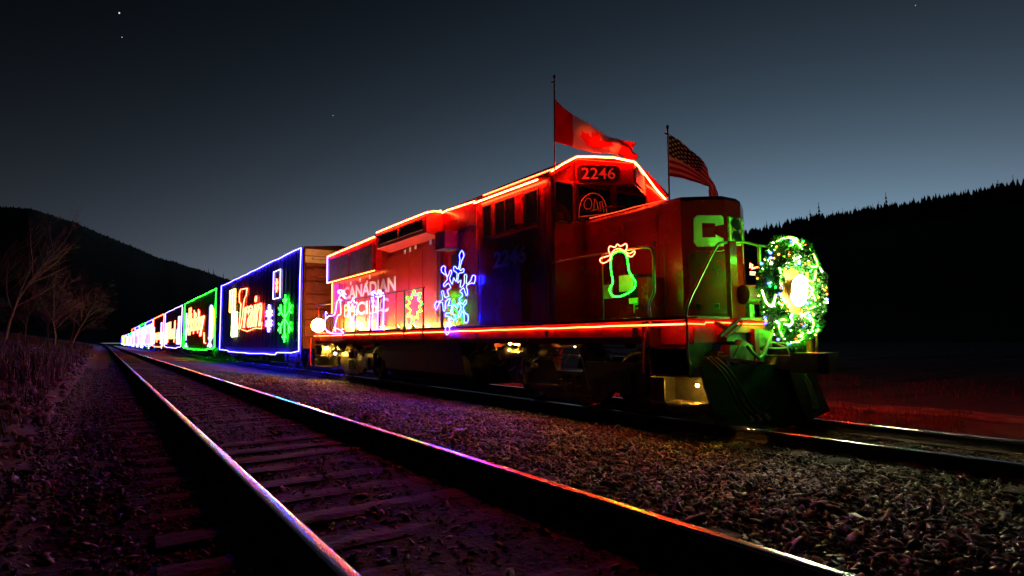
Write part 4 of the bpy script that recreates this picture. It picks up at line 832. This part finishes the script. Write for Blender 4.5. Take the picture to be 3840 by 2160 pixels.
# ------------------------------------------------------------------ boxcars
PITCH = 21.35
def letters_strokes(y0, y1, z0, z1, n, rnd, tall=.45):
    P = []
    ys_ = np.linspace(y1, y0, n+1)
    for i in range(n):
        a, c = ys_[i]-.06, ys_[i+1]+.06; top = z1 if rnd.random() < tall else z0+(z1-z0)*.55; low = z0-(.22*(z1-z0) if rnd.random() < .12 else 0)
        P.append([(a, low), (a-(a-c)*.1, top), (a-(a-c)*.55, top), (a-(a-c)*.6, z0+.12*(z1-z0)), (c, z0)])
    return P
def side_panel(y0, y1, ribs):
    b = B(); zb, zt = .62, 4.50; x = 6.30; vs = []; prof = []
    n = ribs; w = (y1-y0)/n
    for i in range(n):
        a = y0+i*w; prof += [(a, x), (a+w*.60, x), (a+w*.66, x-.045), (a+w*.94, x-.045)]
    prof.append((y1, x))
    for y, xx in prof: vs += [(xx, y, zb), (xx, y, zt)]
    fs = [(2*i, 2*i+1, 2*i+3, 2*i+2) for i in range(len(prof)-1)]
    return b.add(vs, fs)
def boxcar(k, y0, y1, c, label, detail=2, zt=4.52):
    t = thing('boxcar', label, 'boxcar', (CX, y0, RZ), 'light covered boxcars coupled behind the locomotive')
    mm = M['boxcar']
    b = B().box(6.345, 9.1, y0+.02, y1-.02, .60, zt-.01); b.build('body', mm, t)
    if detail >= 1:
        side_panel(y0+.02, y1-.02, 30 if detail > 1 else 12).build('side_panel', mm, t)
    B().prism([(6.27, zt-.06), (9.13, zt-.06), (9.13, zt+.02), (7.7, zt+.16), (6.27, zt+.02)], y0-.03, y1+.03, ax='y').build('roof', mm, t)
    if detail > 1:
        d = B().box(6.275, 6.30, y0+7.6, y0+11.2, .72, 4.25).build('door', mm, t)
        for q in (7.9, 8.8, 9.7, 10.6): B().tube([(6.262, y0+q, .8), (6.262, y0+q, 4.2)], .014, 6).build('lock_rod', M['boxcar'], d)
        B().box(6.262, 6.30, y0+6.5, y0+15.2, 4.27, 4.33).build('door_track', mm, t)
    B().prism([(y0+.5, .60), (y1-.5, .60), (y1-3.8, .36), (y1-4, .30), (y0+4, .30), (y0+3.8, .36)], 6.29, 6.34).build('side_sill', mm, t)
    B().box(6.26, 6.30, y0, y0+.1, .45, zt-.05).build('corner_post', mm, t); B().box(6.26, 6.30, y1-.1, y1, .45, zt-.05).build('corner_post', mm, t)
    for yc in (y0+2.6, y1-2.6):
        if detail >= 1: truck(yc, 1.75, t, False)
        else: B().box(6.7, 8.7, yc-1.3, yc+1.3, RZ+.02, .5).build('truck_frame', M['black'], t)
    B().box(7.3, 8.1, y0-.9, y0, .38, .6).build('coupler', M['black'], t)
    if c:
        j = lambda: random.uniform(-.025, .025)
        xo = 6.215
        top = [(xo, y, zt-.03+random.uniform(-.02, .02)+.0) for y in np.arange(y0+.05, y1, 1.2)]+[(xo, y1-.05, zt-.05)]
        dn = [(xo, y1-.08, z) for z in (3.2, 2.0, .8)]+[(xo, y1-.05+j(), .40)]
        bt = [(xo, y1-3.2, .37), (xo, y1-3.4, .30+j())]+[(xo, y, .30+j()) for y in np.arange(y1-5, y0+4, -1.6)]+[(xo, y0+3.9, .31), (xo, y0+3.7, .40), (xo, y0+1.2, .41+j()), (xo, y0+.1, .50)]
        up = [(xo, y0+.12+j()*.5, z) for z in (.9, 1.8, 2.4, 3.3)]
        B().glow(top+dn+bt+up, .016 if k < 3 else .03, True, 2.4).build('outline_rope_light', [NE[c], SL[c]], t)
    if k == 0:
        for z0, z1 in ((1.0, 1.6), (1.65, 2.2), (2.25, 2.8), (2.85, 3.3), (3.35, 3.85)):
            P = [(y0+.02, z0), (y0-.05, z0+.08), (y0-.05, z1-.14), (y0+.02, z1-.02)]
            B().prism(P, 6.36, 9.05).build('end_rib', M['boxend'], t)
        B().box(6.33, 9.1, y0-.005, y0+.018, .6, zt-.02).build('end_wall', M['boxend'], t)
        B().box(6.36, 9.05, y0-.035, y0-.008, 3.92, 4.17).box(6.36, 9.05, y0-.035, y0-.008, 4.20, 4.46).build('warning_panel', M['cream'], t)
        text_mesh('Excess Height Car', 1.5, .09, (6.62, y0-.036, 4.02), (1, 0, 0), (0, 0, 1), .003, name='lettering', m=mat('brown_print', (.10, .03, .02), .6), parent=t, label='Excess Height Car wording on the car end')
        for x in (6.38, 6.72):
            B().tube([(x, y0-.08, .8), (x, y0-.08, 3.9)], .012, 6).build('ladder_rail', M['boxend'], t)
        for i in range(8): B().tube([(6.38, y0-.085, 1.0+i*.38), (6.72, y0-.085, 1.0+i*.38)], .011, 6).build('ladder_rung', M['boxend'], t)
        for i in range(7): B().tube([(6.235, y0+.25, .9+i*.42), (6.235, y0+.75, .9+i*.42)], .011, 6).build('ladder_rung', M['boxcar'], t)
    return t
def strokes(par, x, paths, m, r, name='sign_light'):
    b = B()
    for p in paths: b.glow([(x, a, c) for a, c in p], r*.6, k=2.)
    return b.build(name, [NE[m], SL[m]], par)
def flake(y, z, h, w, n=6):
    P = []
    for i in range(n):
        a = math.pi/2+i*2*math.pi/n; dy, dz = math.cos(a)*w, math.sin(a)*h
        P.append([(y, z), (y+dy, z+dz)])
        for s in (-.35, .35): P.append([(y+dy*.6, z+dz*.6), (y+dy*.6+math.cos(a+s*2.4)*w*.32, z+dz*.6+math.sin(a+s*2.4)*h*.32)])
    return P
def sgn(name, paths, x, m, r, label, cat='light figure'):
    b = B()
    for p in paths: b.glow([(x, a, c) for a, c in p], r*.55, k=2.3)
    return recentre(tag(b.build(name, [NE[m], SL[m]]), label, cat))
y0 = 23.76
boxcar(0, y0, y0+19.3, 'blue', 'dark boxcar outlined in blue with a red Train sign, right behind the locomotive')
XS = 6.21
rect = lambda a, c, z0, z1: [(a, z0), (a, z1), (c, z1), (c, z0), (a, z0)]
tsg = thing('neon_sign', 'red outlined script word Train on the blue edged boxcar', 'light sign', (XS, 36.5, 1.6))
sign_text('rain', 4.6, 1.55, (XS, 35.1, 1.6), .017, .30, 'warmred', tsg, label='red outlined letters of the Train sign')
strokes(tsg, XS, [[(36.45, 1.6), (36.1, 2.3), (35.95, 2.95), (36.45, 3.1), (36.6, 3.55), (36.2, 3.78), (34.35, 3.70), (34.5, 3.35), (34.95, 3.2), (35.15, 3.0), (35.4, 2.3), (35.95, 1.6), (36.45, 1.6)]], 'warmred', .032, 'tall_letter')
strokes(tsg, XS, [[(35.6, 1.55), (34, 1.42), (32, 1.55), (30.6, 1.5), (30.5, 1.8)]], 'warmred', .026, 'underline_light')
sgn('parcel_light', [rect(39.5, 37.9, 2.66, 3.93), [(38.7, 2.66), (38.7, 3.93)], [(39.5, 3.6), (37.9, 3.6)], [(39.2, 3.0), (38.2, 3.0)]], XS, 'yellow', .05, 'upper yellow gift box light left of the Train sign')
sgn('parcel_light', [rect(38.6, 37.1, 1.2, 2.55), [(37.85, 1.2), (37.85, 2.55)], [(38.6, 2.2), (37.1, 2.2)], [(38.3, 1.6), (37.3, 1.6)]], XS, 'wwhite', .045, 'lower green yellow gift box light left of the Train sign')
sgn('picture_frame_light', [rect(28.3, 27.03, 2.76, 3.98)], XS, 'white', .025, 'white rectangular frame light high on the blue edged boxcar')
sgn('snowflake_light', flake(27.7, 3.33, .30, .24), XS, 'warmred', .04, 'small red snowflake light inside the white frame')
sgn('snowflake_light', flake(29.05, 1.93, .62, .62), XS, 'vio', .07, 'lavender snowflake light right of the Train sign')
sgn('snowflake_light', flake(26.12, 1.83, .98, 1.25), XS, 'green', .035, 'large green snowflake light on the blue edged boxcar')
cols = ['blue', 'green', 'vio', 'warmred', 'blue', 'green', 'blue', 'warmred', 'green', 'blue', 'vio', 'warmred', 'green']
desc = {1: 'boxcar outlined in green with red Holiday lettering, second behind the locomotive', 2: 'third boxcar from the locomotive, outlined in pale violet', 3: 'fourth boxcar from the locomotive, outlined in red',
        4: 'fifth boxcar from the locomotive, blue edged with dense white lights', 5: 'sixth boxcar from the locomotive, green edged with dense white lights', 6: 'seventh boxcar from the locomotive, blue edged with dense white lights',
        7: 'eighth boxcar from the locomotive, red edged with white lights', 8: 'ninth car from the locomotive, lower and green edged', 9: 'tenth car from the locomotive, lower and blue edged',
        10: 'eleventh car from the locomotive, low and violet edged', 11: 'twelfth car from the locomotive, low and red edged', 12: 'last car of the train, a green edged speck in the distance'}
rnd = random.Random(4)
for k in range(1, 13):
    a = y0+PITCH*k; e = a+19.3
    t = boxcar(k, a, e, cols[k], desc[k], 2 if k < 2 else 1 if k < 4 else 0, 4.52 if k < 8 else 3.6)
    if k == 1:
        sign_text('Holiday', 10.6, 2.0, (XS, 61.0, 1.35), .03, .25, 'warmred', t, label='red Holiday lettering on the green edged car')
        strokes(t, XS, [[(60.6, 1.5), (60.5, 3.9)], [(59.4, 1.5), (59.2, 3.9)], [(57.0, 1.6), (56.9, 3.55)], [(54.2, 1.6), (54.1, 3.5)], [(50.5, 1.6), (50.3, .85), (49.5, .8)]], 'warmred', .05)
        strokes(t, XS, flake(62.4, 2.3, 1.25, .5)+[[(62.8, .5), (62.2, .8), (61.6, .5)]], 'cool', .06, 'figure_light')
        strokes(t, XS, [rect(47.6, 46.7, 1.1, 3.4), [(47.2, .5), (47.2, 3.5)], [(48.2, .6), (46.4, 1.2)], [(48, 1.2), (46.6, .6)]], 'cool', .07, 'figure_light')
        strokes(t, XS, [[(46.3, 1.2), (46.1, 2.4), (46.3, 3.2)]], 'orange', .06, 'figure_light')
    elif k in (2, 3):
        strokes(t, XS, letters_strokes(a+6, e-4.5, 1.3, 3.2 if k == 2 else 3.0, 7, rnd), 'warmred', .045)
        strokes(t, XS, letters_strokes(e-3.5, e-1.2, .7, 3.2, 2, rnd, .9), 'cool', .05, 'figure_light')
        strokes(t, XS, letters_strokes(a+1.2, a+4.5, .7, 3.5, 3, rnd, .8), 'cool', .05, 'figure_light')
    elif k < 8:
        strokes(t, XS, letters_strokes(a+1, e-1, .6, 3.9-.15*(k == 7), 13, rnd, .8), 'cool', .11, 'figure_light')
        strokes(t, XS, letters_strokes(a+2, e-2, .8, 3.3, 5, rnd, .5), 'yellow' if k % 2 else 'warmred', .12, 'figure_light')
    else:
        strokes(t, XS, letters_strokes(a+1, e-1, .6, 2.9, 4, rnd, .9), ('blue', 'cool', 'green', 'warmred', 'blue')[k-8], .16, 'figure_light')

# ------------------------------------------------------------------ hills and woods
def hill(name, prof, r0, r1, z0, label, rows=26, drop=7.):
    # prof: list of (azimuth from +Y towards +X in degrees, tangent of skyline elevation)
    az = np.array([p[0] for p in prof]); te = np.array([p[1] for p in prof]); A = np.linspace(az[0], az[-1], 220); T = np.interp(A, az, te)
    T = T+.0016*(vnoise(A*1.3, A*0, 4)-.5)+.001*(vnoise(A*4.1, A*0, 8)-.5)
    vs = []; fs = []; n = len(A)
    for i in range(rows+8):
        t = i/rows
        r = r0+(r1-r0)*t
        for a_, tt in zip(A, T):
            top = tt*r1+.88-drop
            z = z0+(top-z0)*(math.sin(min(t, 1)*math.pi/2)**1.25) if t <= 1 else top-(t-1)*(r1-r0)*.5
            a2 = math.radians(a_); vs.append((math.sin(a2)*r, math.cos(a2)*r, z))
    for i in range(rows+7):
        for j in range(n-1): p = i*n+j; fs.append((p, p+1, p+n+1, p+n))
    b = B().add(vs, fs, 0, True); o = b.build(name, M['hill'], kind='structure', label=label)
    return lambda a_, t=1.: (np.interp(a_, A, T), r0+(r1-r0)*t)
PL = [(-60, .13), (-30, .165), (-14, .178), (-6.66, .181), (-4.9, .183), (-1.9, .168), (.7, .151), (3.5, .133), (6.5, .119), (9.55, .102), (14, .080), (22, .05), (34, .02)]
PR = [(26, .02), (38, .06), (48, .112), (53, .150), (55.2, .158), (59.5, .169), (65.4, .175), (70.7, .181), (74.9, .186), (85, .20), (100, .21), (130, .19)]
hl_ = hill('hill', PL, 330, 1150, 1., 'black wooded hillside sloping down behind the train on the left', drop=26.)
hr_ = hill('hill', PR, 150, 620, -1., 'black wooded ridge with pointed conifers on the right', drop=15.)
def conifer(h, seed, tiers=9, n=9):
    r = random.Random(seed); b = B(); b.tube([(0, 0, 0), (0, 0, h*.98)], h*.012, 5, r1=.01)
    for i in range(tiers):
        t = i/(tiers-1); z1 = h*(.14+.84*t); rad = h*.17*(1-t)**.8+h*.012; zlow = z1-h*.075
        top = (0, 0, z1+h*.07*(1-t*.5)); vs = [top]; m_ = n*2
        ph = r.random()*6
        for k_ in range(m_):
            rr2 = rad*(r.uniform(.75, 1.25) if k_ % 2 == 0 else r.uniform(.35, .55)); a_ = ph+2*math.pi*k_/m_
            vs.append((rr2*math.cos(a_), rr2*math.sin(a_), zlow-(h*.03*r.random() if k_ % 2 == 0 else -h*.015)))
        b.add(vs, [(0, 1+k_, 1+(k_+1) % m_) for k_ in range(m_)])
    return b
CM = []
for i in range(7):
    o = conifer(1., i, 7+i % 3, 6+i % 3).build('conifer', M['forest']); CM.append(o.data); bpy.data.objects.remove(o)
rc = random.Random(5)
azs = np.linspace(53.5, 79, 150)
adj = ['narrow', 'broad', 'ragged', 'bushy', 'slender', 'spiky', 'dense']
for i, a_ in enumerate(azs):
    a2 = a_+rc.uniform(-.08, .08); tt, r_ = hr_(a2); r_ *= rc.uniform(.975, 1.0); h = rc.choice((5, 6, 7, 8, 8, 9, 11, 15, 7, 19 if i > 40 else 12)) * rc.uniform(.95, 1.5)
    o = bpy.data.objects.new('conifer', CM[i % 7]); COL.objects.link(o); ar = math.radians(a2)
    o.location = (math.sin(ar)*r_, math.cos(ar)*r_, tt*612+.88-12-(620-r_)*.03); w_ = h*rc.uniform(.6, 1.3)*(1.2 if h < 8 else .85); o.scale = (w_, w_, h); o.rotation_euler = (0, 0, rc.uniform(0, 6))
    tag(o, 'dark pointed conifer standing on the right hand ridge line', 'conifer', 'conifers along the ridge')
for i, a_ in enumerate((7.2, 7.6, 8.1, 8.35, 8.8, 9.2, 9.5, 5.9, 9.9)):
    tt, r_ = hl_(a_); h = rc.uniform(14, 24); ar = math.radians(a_)
    o = bpy.data.objects.new('conifer', CM[i % 7]); COL.objects.link(o); o.location = (math.sin(ar)*r_, math.cos(ar)*r_, tt*1150-27); o.scale = (h*.8, h*.8, h)
    tag(o, 'tiny conifer on the crest of the left hill just above the boxcars', 'conifer', 'conifers on the left hill crest')
def woods(name, pf, a0, a1, n, r1, hmin, hmax, label, tmin=.3, drop=7.):
    V = []; F = []; base = 0
    for i in range(n):
        a_ = rc.uniform(a0, a1); t = rc.uniform(tmin, 1.) if i > n//3 else rc.uniform(.97, 1.0); tt, r_ = pf(a_, t); ar = math.radians(a_); top = tt*r1+.88-drop
        z0 = 0; z = z0+(top-z0)*(math.sin(t*math.pi/2)**1.25)-2; h = rc.uniform(hmin, hmax); w_ = h*rc.uniform(.2, .42)
        c_ = (math.sin(ar)*r_, math.cos(ar)*r_); k_ = 6
        for tier in (0, .3, .55):
            V.append((c_[0], c_[1], z+h*min(1, tier+.5)))
            for j in range(k_): q_ = 2*math.pi*j/k_+i; rr2 = w_*(1-tier)*rc.uniform(.5, 1.1); V.append((c_[0]+rr2*math.cos(q_), c_[1]+rr2*math.sin(q_), z+h*tier+rc.uniform(-.05, .05)*h))
            for j in range(k_): F += [base, base+1+j, base+1+(j+1) % k_]
            base += k_+1
    return rawmesh(name, np.array(V), np.array(F), 3, M['forest'], label)
woods('forest', hr_, 52, 82, 2600, 620, 6, 11, 'dark conifer forest covering the right ridge', .5, 15.)
woods('forest', hl_, -9, 12, 3000, 1150, 2, 5, 'dark forest covering the left hillside', .5, 26.)

# ------------------------------------------------------------------ bare trees on the left
def bare_tree(x, y, h, lean, seed, m, label, grp, depth=5, spread=.55, r0=None, up=.55, cat='tree'):
    r = random.Random(seed); z = float(Hh(x, y)); t = thing('bare_tree', label, cat, (x, y, z), grp)
    tr = B(); br = B()
    def grow(p, d, L_, rad, lev):
        pts = [p]; n = 5; dd = d.copy()
        for i in range(n):
            dd = (dd+Vector((r.gauss(0, .10), r.gauss(0, .10), r.gauss(0, .06)))+Vector((lean*.06, 0, up*.05))).normalized(); pts.append(pts[-1]+dd*(L_/n))
        (tr if lev == 0 else br).tube(pts, rad, 6 if lev < 2 else 4, r1=rad*(.45 if lev else .25), caps=False)
        if lev >= depth: return
        k_ = (15 if lev == 0 else 6 if lev < 3 else 3)
        for i in range(k_):
            s = r.uniform(.25 if lev == 0 else .2, 1.); q = s*n; j = min(int(q), n-1); pp = pts[j].lerp(pts[j+1], q-j)
            side = Vector((r.gauss(lean*.35, 1), r.gauss(0, 1), r.gauss(.1, .5))).normalized()
            nd = (dd*.62+side*spread+Vector((0, 0, .12))).normalized()
            grow(pp, nd, L_*(.52 if lev == 0 else .62)*r.uniform(.6, 1.1)*(1.15-s*.5), max(rad*(1-.6*s)*.42, .0028), lev+1)
    grow(Vector((x, y, z-.1)), Vector((lean*.25, 0, 1)).normalized(), h*.85, r0 or h*.011, 0)
    tr.build('trunk', m, t); br.build('branches', m, t)
    return t
bare_tree(-6.25, 60, 10.0, .35, 3, M['bark'], 'tall pale birch standing at the left edge above the bank', None, 4, .55)
bare_tree(-3.3, 62, 6.2, .55, 5, M['bark'], 'pale windswept bare tree in the middle of the trackside clump', None, 5, .7, up=.3)
bare_tree(-2.4, 66, 6.0, .6, 8, M['bark'], 'pale bare tree nearest the rails, leaning to the right', None, 5, .7, up=.3)
bare_tree(-3.0, 50, 4.2, .35, 12, M['twig'], 'bushy bare tree in front of the pale windswept ones', None, 5, .75)
bare_tree(-4.6, 54, 4.8, .2, 15, M['twig'], 'small brown bare tree between the birch and the pale trees', None, 5, .7)
bare_tree(-5.6, 48, 3.4, -.1, 18, M['twig'], 'low brown shrub under the tall birch', None, 4, .8)
bare_tree(-3.4, 90, 9.0, .3, 21, M['twig'], 'tall dim bare tree farthest along the track edge', None, 4, .65)
bare_tree(-8.5, 75, 11, .1, 25, M['twig'], 'tall dark bare tree behind the pale birch', None, 4, .65)

# ------------------------------------------------------------------ stars
for (d, r_, lb) in (((.0006, .9044, .4266), 2.6, 'brightest star, upper left of the sky'), ((.0048, .9164, .4003), 1.3, 'faint star just below the brightest one'),
                    ((.2782, .8969, .3439), 1.3, 'small star above the boxcars'), ((.8472, .3238, .4211), 1.1, 'small star near the upper right corner')):
    recentre(tag(B().ball(tuple(3000*q for q in d), r_, 8, 6).build('star', neon('star_light', (.9, .95, 1), 1.2)), lb, 'star'))
